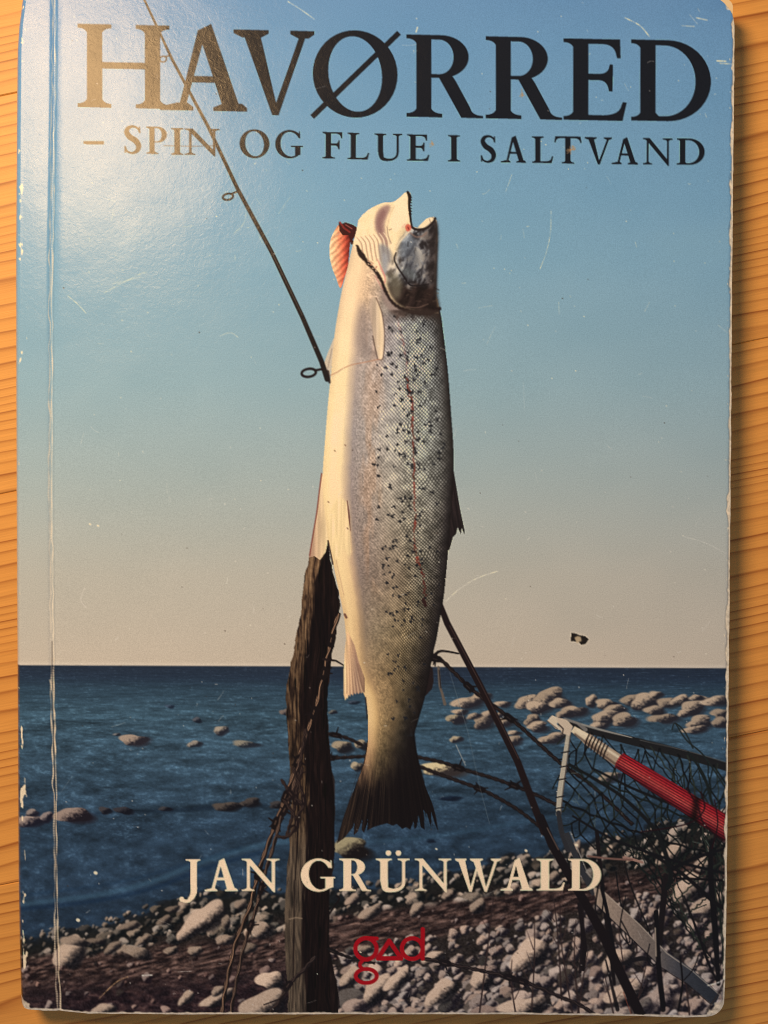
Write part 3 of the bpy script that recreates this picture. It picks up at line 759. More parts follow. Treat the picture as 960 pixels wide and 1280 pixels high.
def body_fn(X, Y):
    l = np.interp(Y, fly, flx); r = np.interp(Y, fry, frx)
    u = np.clip((X-l)/(r-l), 0, 1)
    us = np.clip(u+.015*(fbm(X/6, Y/9, 2, 401)-.5), 0, 1)
    ys = [q[0] for q in ROWS]
    prof = np.stack([ramp(us, list(zip(UC, q[1]))) for q in ROWS], 0)
    f = np.interp(Y, ys, np.arange(len(ys)))
    k = np.clip(f.astype(int), 0, len(ys)-2); t = (f-k)[..., None]
    ii, jj = np.indices(X.shape)
    c = prof[k, ii, jj]*(1-t)+prof[k+1, ii, jj]*t
    # scales: a slanted lattice of small rounded cells
    pitch = np.interp(Y, [380, 500, 700, 860, 940], [3.7, 3.5, 3.4, 3.2, 2.8])
    wrp = (fbm(X/16, Y/16, 2, 6)-.5)*9
    xx = (u-.5)*np.interp(Y, [380, 600, 800, 940], [150, 160, 132, 70])*1.04+wrp*.3; yy = Y+(u-.5)**2*22+wrp
    aa = (xx*.92+yy*.78)/pitch; bb = (xx*.92-yy*.78)/pitch
    ca_ = np.abs(np.sin(math.pi*aa*.84)); cb_ = np.abs(np.sin(math.pi*bb*.84))
    rt = smooth(.5, .68, u)
    sc = (np.minimum(ca_, cb_)**.8)*rt+(cb_**.9*.7+ca_*.3)*(1-rt)
    sc = np.clip(sc*(.55+.95*fbm(X/7, Y/7, 2, 403)), 0, 1.2)
    k2 = smooth(.22, .58, u)*smooth(1.0, .9, u)*smooth(384, 402, Y)*np.interp(Y, [380, 420, 640, 800, 900, 950], [.9, 1, .85, .8, .7, .3])
    c = c*(1+(sc-.56)*(1.35*k2)*(.5+.5*rt))[..., None]
    c = c*(1+.36*(fbm(X/5.5, Y/7, 3, 407)-.5)*smooth(.2, .4, u))[..., None]
    c = c+((sc-.4)*k2*smooth(.45, .75, u))[..., None]*C3(12, 16, 17)
    fine = smooth(.18, .26, u)*smooth(.62, .4, u)
    c = c*(1+fine*(fbm(X/1.5, Y/1.5, 2, 409)-.5)*.5)[..., None]
    warm = smooth(.24, .34, u)*smooth(.5, .4, u)*smooth(.5, .8, fbm(X/9, Y/50, 2, 415))*smooth(760, 700, Y)
    c = c+warm[..., None]*C3(12, 2, -6)
    c = c*(1+.06*(fbm(X/12, Y/25, 2, 417)-.5))[..., None]
    c = c*(1+k2[..., None]*C3(.05, -.01, .02))
    return c
outline = cat(FLp, 4).tolist()+[(448, 974), (446, 1000), (500, 1010), (532, 985), (525, 962)]+cat(FRp, 4).tolist()[::-1]+[(500, 360), (460, 300)]

# tail fin first, so that the scaled wrist laps over it
tail = cat([(459, 926), (454, 955), (446, 978), (438, 998), (428, 1026), (421, 1054)], 4).tolist()
tail += [(430, 1048), (441, 1034), (443, 1028), (442, 1044), (447, 1040), (453, 1024), (452, 1037), (455, 1041), (459, 1030), (460, 1022), (459, 1038), (467, 1034), (476, 1031), (484, 1029), (491, 1032), (496, 1030), (503, 1036), (508, 1034), (513, 1037), (517, 1026), (518, 1037), (521, 1034), (523, 1018), (526, 1034), (531, 1037), (529, 1012), (534, 1018), (539, 1034), (539, 1014), (543, 1028), (548, 1040)]
tail += cat([(546, 1026), (541, 1006), (530, 978), (522, 945), (518, 920)], 4).tolist()
def tail_fn(X, Y):
    ang = (X-488)/(Y-800)
    g = fbm(ang*170, Y/90, 3, 431)
    c = ramp(g, [(.25, (18, 12, 12)), (.5, (36, 26, 22)), (.72, (62, 46, 35)), (.95, (104, 80, 57))])
    k = smooth(.06, -.18, ang)*.95+.2
    k = k*np.interp(Y, [920, 960, 1000, 1050], [.9, .9, .85, .8])
    return C3(18, 12, 12)+(c-C3(18, 12, 12))*k[..., None]
poly(tail, None, 1, FISH, 0, tail_fn)
for k in range(40):
    a0 = -.26+k*.0125; x0 = 488+a0*150*.75; 
    y1 = 1026+rng.uniform(-6, 6)
    stroke([(488+a0*(960-800)*.95, 960), (488+a0*(y1-800), y1)], [.6, 1.0], (18, 11, 11), .5, None)
W = win(398, 258, 572, 1000); sl, X, Y = W
m = inside(outline, X, Y).astype(np.float32)
ragg = 16*(fbm(X/3.0, Y/14, 2, 447)-.5)
um = (X-488)/36
m = m*smooth(990, 926, Y+ragg*1.6+20*np.clip(um, -.3, 1))
put(sl, m, body_fn(X, Y), FISH)
stroke(cat([(517, 915), (518, 922), (521, 945), (530, 978)], 5), 2.0, (18, 12, 12), .7, None, .8)
# anal fin
poly([(434, 788), (431, 812), (429.5, 840), (429.5, 868), (431.5, 876), (433.5, 872), (434.5, 874), (436, 868), (437.5, 871), (439, 867), (441, 870), (442.5, 866), (444.5, 868.5), (446, 865), (448, 868), (450, 865), (452, 867), (454, 865), (456, 866), (456, 848), (448, 826), (443, 806)], None, 1, FISH, 0,
     lambda X, Y: ramp((X-429)/27, [(0, (240, 196, 142)), (.3, (214, 168, 126)), (.6, (160, 122, 100)), (1, (150, 114, 88))])*(.82+.36*fbm(X/1.4-Y/22, Y/40, 2, 451))[..., None])
for k in range(11):
    stroke([(433+k*.9, 800+k*2.2), (431.5+k*2.1, 868-abs(k-3)*.4)], [.6, 1.1], (120, 88, 72) if k % 2 else (246, 208, 160), .5, None, .45)
stroke([(447, 830), (450, 850), (455, 864)], 1.4, (120, 88, 70), .6, None)
stroke([(457, 872), (458, 885), (459, 898)], 1.6, (36, 24, 22), .8, None)
# near pelvic fin lying on the belly
poly([(412, 640), (424, 620), (434, 628), (437, 648), (440, 690), (436, 697), (430, 686), (420, 700), (414, 684), (411, 664)], None, .8, None, 1.2,
     lambda X, Y: C3(246, 212, 156)*(.9+.16*vnoise(X/1.8, Y/30, 4))[..., None])
stroke([(434, 626), (436.5, 646), (438, 664)], [1.2, 2.4, 1], (96, 56, 48), .8, None)
stroke([(438, 664), (440, 694)], 1.2, (196, 160, 124), .8, None)
stroke([(420, 700), (425, 722), (430, 744)], 1.0, (190, 150, 116), .6, None)
stroke([(410, 676), (413, 690), (416, 705)], 2, (40, 24, 20), .8, None)
stroke([(431, 768), (433, 772)], 3, (110, 70, 56), .9, None)
for (x, y) in ((418, 563), (431, 556), (410, 627), (434, 660), (462, 556)):
    stroke([(x, y), (x+1, y+1)], 1.6, (130, 96, 76), .8, None)
# lateral line
LAT = cat([(497, 395), (502, 420), (506, 440), (511, 485), (515.5, 510), (517, 554), (518.5, 622), (518.5, 682), (525, 706), (530.5, 730), (531, 756)], 10)
for k in range(len(LAT)-1):
    a_ = .2 if LAT[k][1] < 470 else rng.uniform(.45, .95)
    stroke(LAT[k:k+2]+rng.normal(0, 1.1, (2, 2)), rng.uniform(1.2, 2.6), (104+rng.normal(0, 20), 44, 33) if LAT[k][1] < 715 else (80, 36, 30), a_, None, .5)
stroke([(529, 750), (532, 757)], 4, (44, 24, 22), .9, None)
# spots: small dark crosses and blotches
rs = np.random.default_rng(99)
cnt = 0
while cnt < 230:
    y = rs.uniform(392, 900)
    l = np.interp(y, fly, flx); r = np.interp(y, fry, frx)
    u = rs.beta(3.1, 2.2)
    lo = np.interp(y, [392, 430, 520, 650, 760, 900], [.36, .38, .36, .40, .42, .48])
    if u < lo or u > .95:
        continue
    if y > 780 and rs.uniform() < .45:
        continue
    cnt += 1
    x = l+u*(r-l); s = rs.uniform(1.5, 3.4)*(1.0 if y < 700 else .8)
    an = rs.uniform(.3, 1.2)
    for q_ in range(rs.integers(2, 4)):
        a2 = an+q_*1.55+rs.normal(0, .25); L = s*rs.uniform(.7, 1.5); ox_, oy_ = rs.normal(0, .7, 2)
        stroke([(x+ox_-math.cos(a2)*L/2, y+oy_-math.sin(a2)*L/2), (x+ox_+math.cos(a2)*L/2, y+oy_+math.sin(a2)*L/2)], rs.uniform(1.0, 1.9), (28, 27, 30), rs.uniform(.65, .95), None, .45)
# near pectoral fin
poly(cat([(464, 376), (470, 372), (476, 388), (479.5, 408), (480, 430), (478, 447), (474, 450), (471, 440), (468, 432), (465, 410), (462, 392)], 5, True), None, 1, None, .5,
     lambda X, Y: ramp((X-462)/18, [(0, (176, 150, 130)), (.45, (196, 170, 144)), (.8, (228, 198, 160)), (1, (206, 178, 148))])*(.9+.18*vnoise(X/1.7, Y/30, 4))[..., None])
stroke(cat([(470, 372), (477, 390), (480.5, 412), (480.5, 432), (478.5, 448), (473, 450)], 5), 1.2, (92, 70, 60), .8, None)
stroke(cat([(466, 420), (469, 436), (472, 449)], 5), 1.6, (86, 66, 56), .8, None)
poly(cat([(452, 380), (460, 390), (463, 430), (470, 446), (456, 448), (446, 430), (446, 400)], 5, True), (128, 112, 106), .6, None, 4)
# snood line tied round the body
stroke(cat([(411, 470), (420, 466), (428, 461), (440, 456), (455, 453), (474, 449)], 5), 1.2, (176, 124, 96), .8, None)
stroke([(413, 474), (430, 460)], .8, (210, 186, 150), .7, None)

# head
HEAD = cat([(441, 306), (446, 290), (448, 276), (455, 267), (465, 259.5), (479, 253.5), (491, 252.5), (500, 246.5), (506, 241)], 4).tolist()
HEAD += [(509.5, 239.3), (513, 241), (514, 246), (512.3, 252), (513, 262), (513.5, 270), (514.5, 280), (517, 284), (523, 284.5), (527, 279), (533, 273.5), (539, 271.5), (543, 271.5), (546, 276), (546.6, 288), (547, 300), (546.2, 318), (545.4, 334), (545, 352), (545, 368), (549, 384), (548, 392), (530, 392), (508, 390), (492, 383), (480, 364), (468, 338), (452, 320)]
def head_fn(X, Y):
    c = C3(242, 212, 166)*(.93+.14*fbm(X/5, Y/6, 3, 505))[..., None]
    return c*(1-.12*smooth(492, 505, X)*smooth(262, 300, Y))[..., None]
poly(HEAD, None, 1, FISH, 0, head_fn)
def soft(pts, col, a, s, fn=None):
    poly(cat(pts, 5, True), col, a, None, s, fn)
# throat: hollow under the jaw and the curved ribs below it
soft([(472, 264), (480, 257), (488, 257.5), (485, 268), (481, 279), (482, 292), (487, 304), (482, 308), (475, 298), (469, 286), (469, 273)], (138, 102, 98), .8, 1.6)
soft([(473, 270), (479, 262), (482, 266), (477, 280), (478, 292), (474, 290), (471, 280)], (112, 74, 74), .5, 1.4)
for k in range(7):
    x = 446+k*5.2; y = 301-k*1.0
    arc_ = cat([(x, y-4), (x+5.5, y+3+k*.3), (x+7.5, y+13+k*1.2), (x+9.5, y+23+k*1.6)], 6)
    stroke(arc_, [1.0, 1.8, 1.4], (170, 134, 112), .8, None, .6)
    stroke(arc_+np.array([2.2, -.4]), [1.0, 1.8, 1.4], (253, 228, 186), .7, None, .6)
soft([(474, 306), (484, 308), (490, 318), (488, 338), (480, 344), (476, 330)], (120, 116, 120), .8, 2.2)
soft([(478, 318), (484, 320), (484, 338), (480, 342)], (158, 156, 158), .6, 1.5)
stroke(cat([(484, 284), (485.5, 295), (489, 304)], 5), 1.2, (120, 96, 86), .7, None, .6)
stroke([(486.5, 287.5), (489.5, 286)], 1.1, (110, 84, 74), .7, None)
# upper jaw
soft([(499, 251), (508, 243), (510, 258), (510.5, 274), (503, 284), (493, 290), (489, 276), (492, 262)], (250, 222, 178), .7, 1.6)
stroke(cat([(493, 258), (487, 270), (484, 284)], 5), 1.4, (196, 162, 132), .6, None, .8)
# cheek and gill cover
def cheek(X, Y):
    n = np.clip((fbm(X/6+Y/16, Y/9, 3, 507)-.5)*2.0+.52, 0, 1)
    c = ramp(n, [(.2, (44, 40, 42)), (.45, (84, 82, 85)), (.65, (128, 126, 128)), (.85, (180, 172, 162))])
    lf = smooth(508, 490, X+6*(fbm(X/5, Y/5, 2, 511)-.5))*smooth(352, 330, Y)
    c = c+(C3(196, 174, 148)*(.75+.5*n)[..., None]-c)*(lf*.7)[..., None]
    e = smooth(518, 542, X+6*(fbm(X/9, Y/9, 2, 509)-.5))
    c = c+(C3(46, 37, 35)*(.7+.6*n)[..., None]-c)*(e*.85)[..., None]
    d2 = smooth(348, 364, Y-(X-515)*.12+12*(fbm(X/8, Y/8, 2, 503)-.5))
    c = c+(C3(34, 23, 20)*(.7+.6*n)[..., None]-c)*(d2*.95)[..., None]
    return c
poly([(514, 284), (508, 290), (503, 297), (498, 306), (495, 316), (491, 322), (486, 330), (483, 342), (484, 356), (488, 368), (495, 379), (508, 387), (530, 391), (548, 388), (549, 382), (546, 366), (546, 330), (547.5, 298), (547, 280), (543, 271.5), (538, 278), (530, 284), (522, 286)], None, 1, None, 1.9, cheek)
soft([(503, 298), (511, 294), (520, 300), (516, 312), (506, 322), (499, 318), (499, 307)], (128, 136, 146), .55, 2.2)
soft([(509, 312), (520, 310), (524, 330), (516, 344), (508, 336)], (62, 62, 68), .6, 2.5)
soft([(486, 342), (496, 343), (503, 354), (500, 370), (494, 374), (487, 360)], (112, 102, 84), .7, 2.6)
soft([(500, 340), (508, 346), (516, 350), (522, 346), (516, 338), (508, 334)], (108, 112, 112), .6, 2.0)
stroke(cat([(496, 309), (500, 302), (507, 294), (512, 289)], 5), 2.2, (226, 200, 164), .75, None, .8)
stroke(cat([(495, 316), (493, 324), (497, 334), (503, 343), (509, 352), (514, 357), (524, 357), (536, 355)], 6), [1.4, 1.8, 2.0, 1.8, 1.2], (26, 20, 21), .95, None, .45)
stroke(cat([(498, 318), (497, 326), (501, 336)], 5), 1.2, (158, 160, 162), .55, None, .6)
for k in range(22):
    x = rs.uniform(500, 540); y = rs.uniform(298, 350); L = rs.uniform(3, 9)
    stroke([(x, y), (x+rs.normal(0, 2), y+L)], rs.uniform(.8, 1.6), (150, 152, 156) if k % 2 else (30, 26, 28), rs.uniform(.25, .55), None, .6)
for k in range(16):
    x = rs.uniform(500, 546); y = rs.uniform(358, 386)
    stroke([(x, y), (x+rs.uniform(2, 7), y+rs.normal(0, 1.2))], rs.uniform(.8, 1.8), (84, 66, 54) if k % 2 else (20, 13, 12), .5, None, .6)
stroke(cat([(541, 273), (545, 280), (546, 300), (545, 340), (543.5, 372)], 6), 3.0, (30, 23, 23), .7, None, 1.2)
# mouth
stroke(cat([(509.5, 240), (512, 246), (511.5, 256), (512.5, 266), (513.5, 276), (515, 283)], 5), [3.0, 4.6, 3.4, 3.0, 2.6, 2.0], (34, 23, 21), 1, None, .45)
for yy_ in (246, 249.5, 253, 256.5, 260, 263.5, 267):
    stroke([(511, yy_), (514.6, yy_+.6)], 1.1, (30, 20, 18), .95, FISH)
stroke(cat([(514, 283), (519, 286.5), (527, 287), (535, 284), (541, 278), (544, 273)], 6), 3.0, (36, 27, 26), .95, FISH)
stroke(cat([(513, 291), (520, 296), (528, 295), (533, 291)], 6), 2.0, (128, 100, 88), .7, None, .9)
soft([(522.5, 284), (528, 279), (535, 273.5), (541, 271.8), (541.5, 275), (537, 279), (530, 284)], (232, 206, 166), 1, .4)
stroke([(537, 274), (538.5, 279)], 1.2, (120, 90, 76), .6, None)
soft([(506.5, 283), (510, 280), (514, 283), (513, 288), (508.5, 289)], (196, 96, 76), 1, .7)
stroke([(510, 284), (511, 286.5)], 1.6, (120, 40, 36), .9, None)
stroke([(503, 284), (506, 280)], 2, (206, 150, 136), .5, None, .9)
# gill opening with rakers, pink membrane, dark collar
gl = cat([(446, 307), (450, 316), (456, 324), (462, 331), (471, 341), (477, 352), (482, 364), (489, 376), (500, 385), (516, 390), (534, 391), (549, 386)], 8)
gl = gl+rs.normal(0, .3, gl.shape)
soft([(478, 352), (484, 366), (492, 380), (508, 392), (500, 396), (486, 388), (478, 372)], (150, 126, 116), .8, 1.5)
stroke(gl, np.array([2, 5, 7, 4, 5, 3.4, 4.5, 3.6, 4.2, 3.2, 4, 4, 5, 6, 7, 5]), (30, 19, 18), .95, None, .9)
for k in range(16):
    x = 460+rs.uniform(0, 11); y = 326+(x-460)*.95+rs.normal(0, 2.2)
    stroke([(x, y), (x+.6, y+.4)], 1.5, (176, 120, 96) if k % 2 else (214, 178, 146), .85, None, .4)
stroke(cat([(472, 324), (476, 334), (481, 346), (481, 354)], 5), [1.0, 2.0, 1.2], (206, 124, 116), .8, None, .6)
stroke(cat([(469, 345), (473, 352), (478, 361)], 5), 1.8, (180, 120, 110), .6, None, .7)
stroke(cat([(508, 383.5), (522, 384.5), (535, 380)], 5), 1.3, (110, 86, 74), .7, None, .6)
W = win(478, 380, 560, 412); sl, X, Y = W
mm = smooth(404, 390, Y+10*(fbm(X/4, Y/4, 3, 513)-.5)-(X-515)*.05)*smooth(482, 496, X)*smooth(.0, 1., (np.interp(Y, fry, frx)-X)/3)*smooth(386, 389, Y)
put(sl, mm*.8, C3(50, 38, 33))

# ---- the rod and its line rings above the fish -----------------------------
stroke([(174, -14), (196, 33), (215, 74), (260, 158), (297, 236), (340, 316), (378, 396), (402, 452), (409, 474)], [2.4, 2.8, 3.4, 4.2, 5.0, 5.6, 6.2, 6.6], (30, 24, 23), 1, ROD, .4)
stroke([(299, 240), (340, 316), (378, 394)], 1.0, (96, 80, 70), .55, None)
def ring(cx, cy, rx, ry, ang, wd, col):
    t = np.linspace(0, 2*math.pi, 26)
    x = rx*np.cos(t); y = ry*np.sin(t)
    stroke(np.stack([cx+x*math.cos(ang)-y*math.sin(ang), cy+x*math.sin(ang)+y*math.cos(ang)], 1), wd, col, 1, ROD, .4)
ring(204, 74, 4.2, 3.6, -.2, 1.6, (40, 32, 30)); stroke([(207, 71), (213, 69)], 1.6, (40, 32, 30), 1, ROD)
stroke(cat([(182, 80), (190, 86), (198, 91)], 4), 1.0, (60, 50, 46), .8, None)
ring(285, 246, 6.4, 3.9, -.2, 2.6, (34, 27, 26)); stroke([(290, 242), (298, 239)], 2.4, (34, 27, 26), 1, ROD)
ring(386, 466, 9, 5, -.15, 3.2, (30, 22, 22)); stroke([(394, 463), (404, 461)], 3, (30, 22, 22), 1, ROD)
stroke([(410, 464), (412, 478)], 3, (30, 20, 20), .8, None)
stroke([(205, 182), (240, 183), (272, 182)], 1.0, (70, 62, 60), .8, None)

# ---- small torn spot in the sky --------------------------------------------
poly([(712.5, 789.5), (721, 790.5), (732, 793.5), (738, 799), (733, 807), (726, 808), (721, 803.5), (712, 803)], (206, 186, 160), .6, None, .7)
poly([(714, 791), (720, 792), (724, 794), (731, 795), (736, 799), (732, 805), (727, 806), (723, 802), (713.5, 801.5)], (32, 26, 22), 1, None)
poly([(718, 797), (722, 795), (726, 796), (727, 801), (721, 804)], (188, 160, 124), .9, None, .6)

# ---- lettering -------------------------------------------------------------
def brk(xs, ys, xe, ye, n=5):          # bracket curve from the serif tip's top to the stem
    t = np.linspace(0, 1, n)
    cx, cy = xe*.72+xs*.28, ys
    return [((1-u)**2*xs+2*u*(1-u)*cx+u*u*xe, (1-u)**2*ys+2*u*(1-u)*cy+u*u*ye) for u in t]
def hook(xs, ys, xe, ye, n=7):         # the other turn: leaves (xs, ys) upright and arrives level
    t = np.linspace(0, 1, n)
    cx, cy = xs*.9+xe*.1, ye*.97+ys*.03
    return [((1-u)**2*xs+2*u*(1-u)*cx+u*u*xe, (1-u)**2*ys+2*u*(1-u)*cy+u*u*ye) for u in t]
def stem(x0, x1, y0=0, y1=1, bl=.11, br=.11, tl=.11, tr=.11, t=.045, b=.055):
    p = [(x0-bl, y0), (x1+br, y0)]
    p += brk(x1+br, y0+t, x1, y0+t+b) if br else [(x1, y0+t)]
    p += brk(x1+tr, y1-t, x1, y1-t-b)[::-1] if tr else [(x1, y1-t)]
    p += [(x1+tr, y1), (x0-tl, y1)]
    p += brk(x0-tl, y1-t, x0, y1-t-b) if tl else [(x0, y1-t)]
    p += brk(x0-bl, y0+t, x0, y0+t+b)[::-1] if bl else [(x0, y0+t)]
    return p
def foot(x0, x1, a, b_, y=0, t=.042, h=.05, up=1):   # a serif slab under a slanted stroke
    return [(x0, y), (x1, y), (x1, y+up*t), (b_, y+up*(t+h)), (a, y+up*(t+h)), (x0, y+up*t)]
def ell(cx, cy, rx, ry, ang=0, n=40, pw=2.0):
    t = np.linspace(0, 2*math.pi, n, endpoint=False)
    x = rx*np.sign(np.cos(t))*np.abs(np.cos(t))**(2/pw); y = ry*np.sign(np.sin(t))*np.abs(np.sin(t))**(2/pw)
    return [(cx+a*math.cos(ang)-b*math.sin(ang), cy+a*math.sin(ang)+b*math.cos(ang)) for a, b in zip(x, y)]
def half(cx, cy, rx, ry, n=22, pw=2.0):               # right half of an ellipse, top to bottom
    t = np.linspace(math.pi/2, -math.pi/2, n)
    return [(cx+rx*abs(math.cos(a))**(2/pw), cy+ry*np.sign(math.sin(a))*abs(math.sin(a))**(2/pw)) for a in t]
def ribbon(pts, wd):
    p = cat(pts, 7); n = len(p)
    wv = np.interp(np.linspace(0, 1, n), np.linspace(0, 1, len(wd)), wd)/2
    t = np.gradient(p, axis=0); t /= np.linalg.norm(t, axis=1)[:, None]
    nr = np.stack([-t[:, 1], t[:, 0]], 1)
    return (p+nr*wv[:, None]).tolist()+(p-nr*wv[:, None]).tolist()[::-1]
def glyph(ch, w=.185):
    h = w*.42
    P, M = '+', '-'
    if ch == 'H':
        return [(P, stem(.113, .113+w)), (P, stem(.993-w, .993)), (P, [(.2, .47), (.9, .47), (.9, .47+h), (.2, .47+h)])], 1.106
    if ch == 'I':
        return [(P, stem(.113, .113+w))], .226+w
    if ch == 'A':
        return [(P, [(.455, .955), (.615, 1.035), (.965, .03), (.965-w*1.12, .03)]), (P, [(.455, .955), (.56, .98), (.305, .03), (.305-h*1.05, .03)]), (P, [(.3, .335), (.8, .335), (.77, .335+h), (.33, .335+h)]),
                (P, foot(0, .40, .21, .33)), (P, foot(.64, 1.045, .76, .985))], 1.045
    if ch == 'V':
        return [(P, [(.115, .96), (.115+w*1.1, .96), (.545, -.03), (.465, -.03)]), (P, [(.80, .96), (.80+h, .96), (.54, -.03), (.49, .06)]),
                (P, foot(0, .42, .1, .33, 1, up=-1)), (P, foot(.68, .97, .78, .9, 1, up=-1))], .97
    if ch in 'OØ':
        g = [(P, ell(.51, .5, .51, .525)), (M, ell(.51, .5, .51-w*1.03, .455, .13))]
        if ch == 'Ø':
            g += [(P, [(-.03, -.005), (.015, -.05), (1.06, .985), (1.015, 1.03)])]
        return g, 1.02
    if ch in 'RP':
        yb = .48 if ch == 'R' else .42
        g = [(P, stem(.12, .12+w, 0, 1, .12, .13, .12, 0)), (P, [(.2, 1), (.42, 1)]+half(.42, (1+yb)/2, .335, (1-yb)/2)[1:]+[(.2, yb)]),
             (M, [(.12+w, .945), (.40, .945)]+half(.40, (.945+yb+.045)/2, .335-w+.02, (.945-yb-.045)/2)[1:]+[(.12+w, yb+.045)])]
        if ch == 'P':
            return g, .76
        g += [(P, [(.385, .5), (.56, .5), (.60, .44)]+hook(.775, .12, .93, .028)+[(.93, 0), (.665, 0)])]
        return g, .93
    if ch in 'EF':
        g = [(P, stem(.115, .115+w, 0, 1, .115, 0 if ch == 'E' else .14, .115, 0)),
             (P, [(.2, 1), (.68, 1), (.685, .77), (.645, .77)]+hook(.635, .80, .47, .94)+[(.2, .94)]),
             (P, [(.2, .495), (.46, .495)]+hook(.545, .36, .43, .495)[::-1]+[(.59, .36), (.595, .69), (.555, .69)]+hook(.55, .67, .43, .572)+[(.2, .572)])]
        if ch == 'F':
            return g, .69
        g += [(P, [(.2, 0), (.71, 0), (.76, .225), (.715, .232)]+hook(.70, .20, .48, .065)+[(.2, .065)])]
        return g, .76
    if ch == 'L':
        return [(P, stem(.115, .115+w, 0, 1, .115, 0, .115, .12)), (P, [(.2, 0), (.71, 0), (.77, .25), (.725, .257)]+hook(.70, .20, .48, .065)+[(.2, .065)])], .78
    if ch == 'D':
        return [(P, stem(.11, .11+w, 0, 1, .11, 0, .11, 0)), (P, [(.2, 1), (.44, 1)]+half(.44, .5, .515, .5)[1:]+[(.2, 0)]),
                (M, [(.11+w, .935), (.40, .935)]+half(.40, .497, .555-w, .438)[1:]+[(.33, .06), (.11+w, .10)])], .955
    if ch == 'S':
        return [(P, ribbon([(.52, .77), (.47, .90), (.32, .985), (.16, .93), (.10, .78), (.20, .60), (.38, .47), (.485, .28), (.43, .09), (.27, .015), (.11, .08), (.05, .24)], [h*.7, h*.8, h, w*.7, w*.85, w*1.05, w*1.1, w*.9, w*.7, h, h*.8, h*.7])),
                (P, [(.50, .74), (.54, .74), (.53, .985), (.495, .985)]), (P, [(.03, .26), (.065, .27), (.075, .02), (.035, .015)])], .58
    if ch == 'N':
        return [(P, stem(.16, .16+h, 0, 1, .14, .12, .14, 0)), (P, stem(.98-h, .98, -.0, 1, 0, 0, .15, .13)), (P, [(.06, 1), (.27, 1), (.98, .12), (.98, -.045), (.94, -.045), (.12, .95)])], 1.11
    if ch == 'G':
        return [(P, ell(.5, .5, .5, .525)), (M, ell(.53, .5, .53-w, .455, .12)), (M, [(.70, .40), (1.1, .40), (1.1, .73), (.70, .73)]), (M, [(.86, -.1), (1.2, -.1), (1.2, 1.1), (.86, 1.1)]),
                (P, [(.835, .72), (.875, .72), (.865, .97), (.83, .97)]), (P, [(.69, .04), (.69+w, .12), (.69+w, .40), (.97, .40), (.97, .445), (.55, .445), (.55, .40), (.69, .40)])], .97
    if ch == 'U':
        return [(P, stem(.13, .13+w, .3, 1, 0, 0, .13, .12)), (P, stem(.88-h, .88, .3, 1, 0, 0, .13, .13)),
                (P, ribbon([(.13+w/2, .42), (.15+w/2, .2), (.30, .06), (.50, .015), (.70, .06), (.82, .19), (.88-h/2, .42)], [w, w*.95, w*.75, h*1.2, h, h, h]))], 1.01
    if ch == 'T':
        return [(P, stem(.45-w/2, .45+w/2, 0, 1, .12, .12, 0, 0)), (P, [(.03, 1), (.87, 1), (.905, .77), (.865, .765)]+hook(.855, .80, .66, .935)+[(.2, .935)]+hook(.045, .80, .24, .935)[::-1]+[(.035, .765), (-.005, .77)])], .90
    if ch == 'J':
        return [(P, stem(.40, .40+w, .2, 1, 0, 0, .17, .12)), (P, ribbon([(.40+w/2, .3), (.40+w/2, -.02), (.43, -.2), (.30, -.31), (.12, -.29)], [w, w, w*.7, h*1.1, h])), (P, ell(.09, -.25, .085, .08))], .40+w+.12
    if ch == 'W':
        return [(P, [(.09, .96), (.09+w*.95, .96), (.52, -.03), (.44, -.03)]), (P, [(.70, .92), (.76, .96), (.52, -.03), (.46, .06)]), (P, [(.55, .96), (.55+w*.95, .96), (.99, -.03), (.91, -.03)]), (P, [(1.22, .96), (1.22+h, .96), (.985, -.03), (.93, .06)]),
                (P, foot(0, .36, .08, .28, 1, up=-1)), (P, foot(.46, .86, .54, .76, 1, up=-1)), (P, foot(1.10, 1.42, 1.2, 1.32, 1, up=-1))], 1.42
    return [(P, [(0, 0), (1, 0), (1, 1), (0, 1)])], 1.0

def letter(ch, x0, x1, ytop, ybase, col, pid, w=.185, slope=0, alpha=1, soft=0):
    ops, wid = glyph(ch, w)
    sx = (x1-x0)/wid; sy = ybase-ytop
    W = win(x0-10, ytop-sy*.2, x1+10, ybase+sy*.5)
    sl, X, Y = W
    Xu = (X-x0)/sx; Yu = (ybase+slope*(X-(x0+x1)/2)-Y)/sy
    m = np.zeros(X.shape, np.float32)
    for o in (-.17, .17):                      # 2x2 supersampling
        for q in (-.17, .17):
            mk = np.zeros(X.shape, bool)
            for op, pl in ops:
                i = inside(pl, Xu+o/SS*1.5/sx, Yu+q/SS*1.5/sy)
                mk = (mk | i) if op == '+' else (mk & ~i)
            m += mk*.25
    if soft:
        m = np.maximum(blur(m, soft)*.55, m)
    put(sl, m*alpha, col, pid)

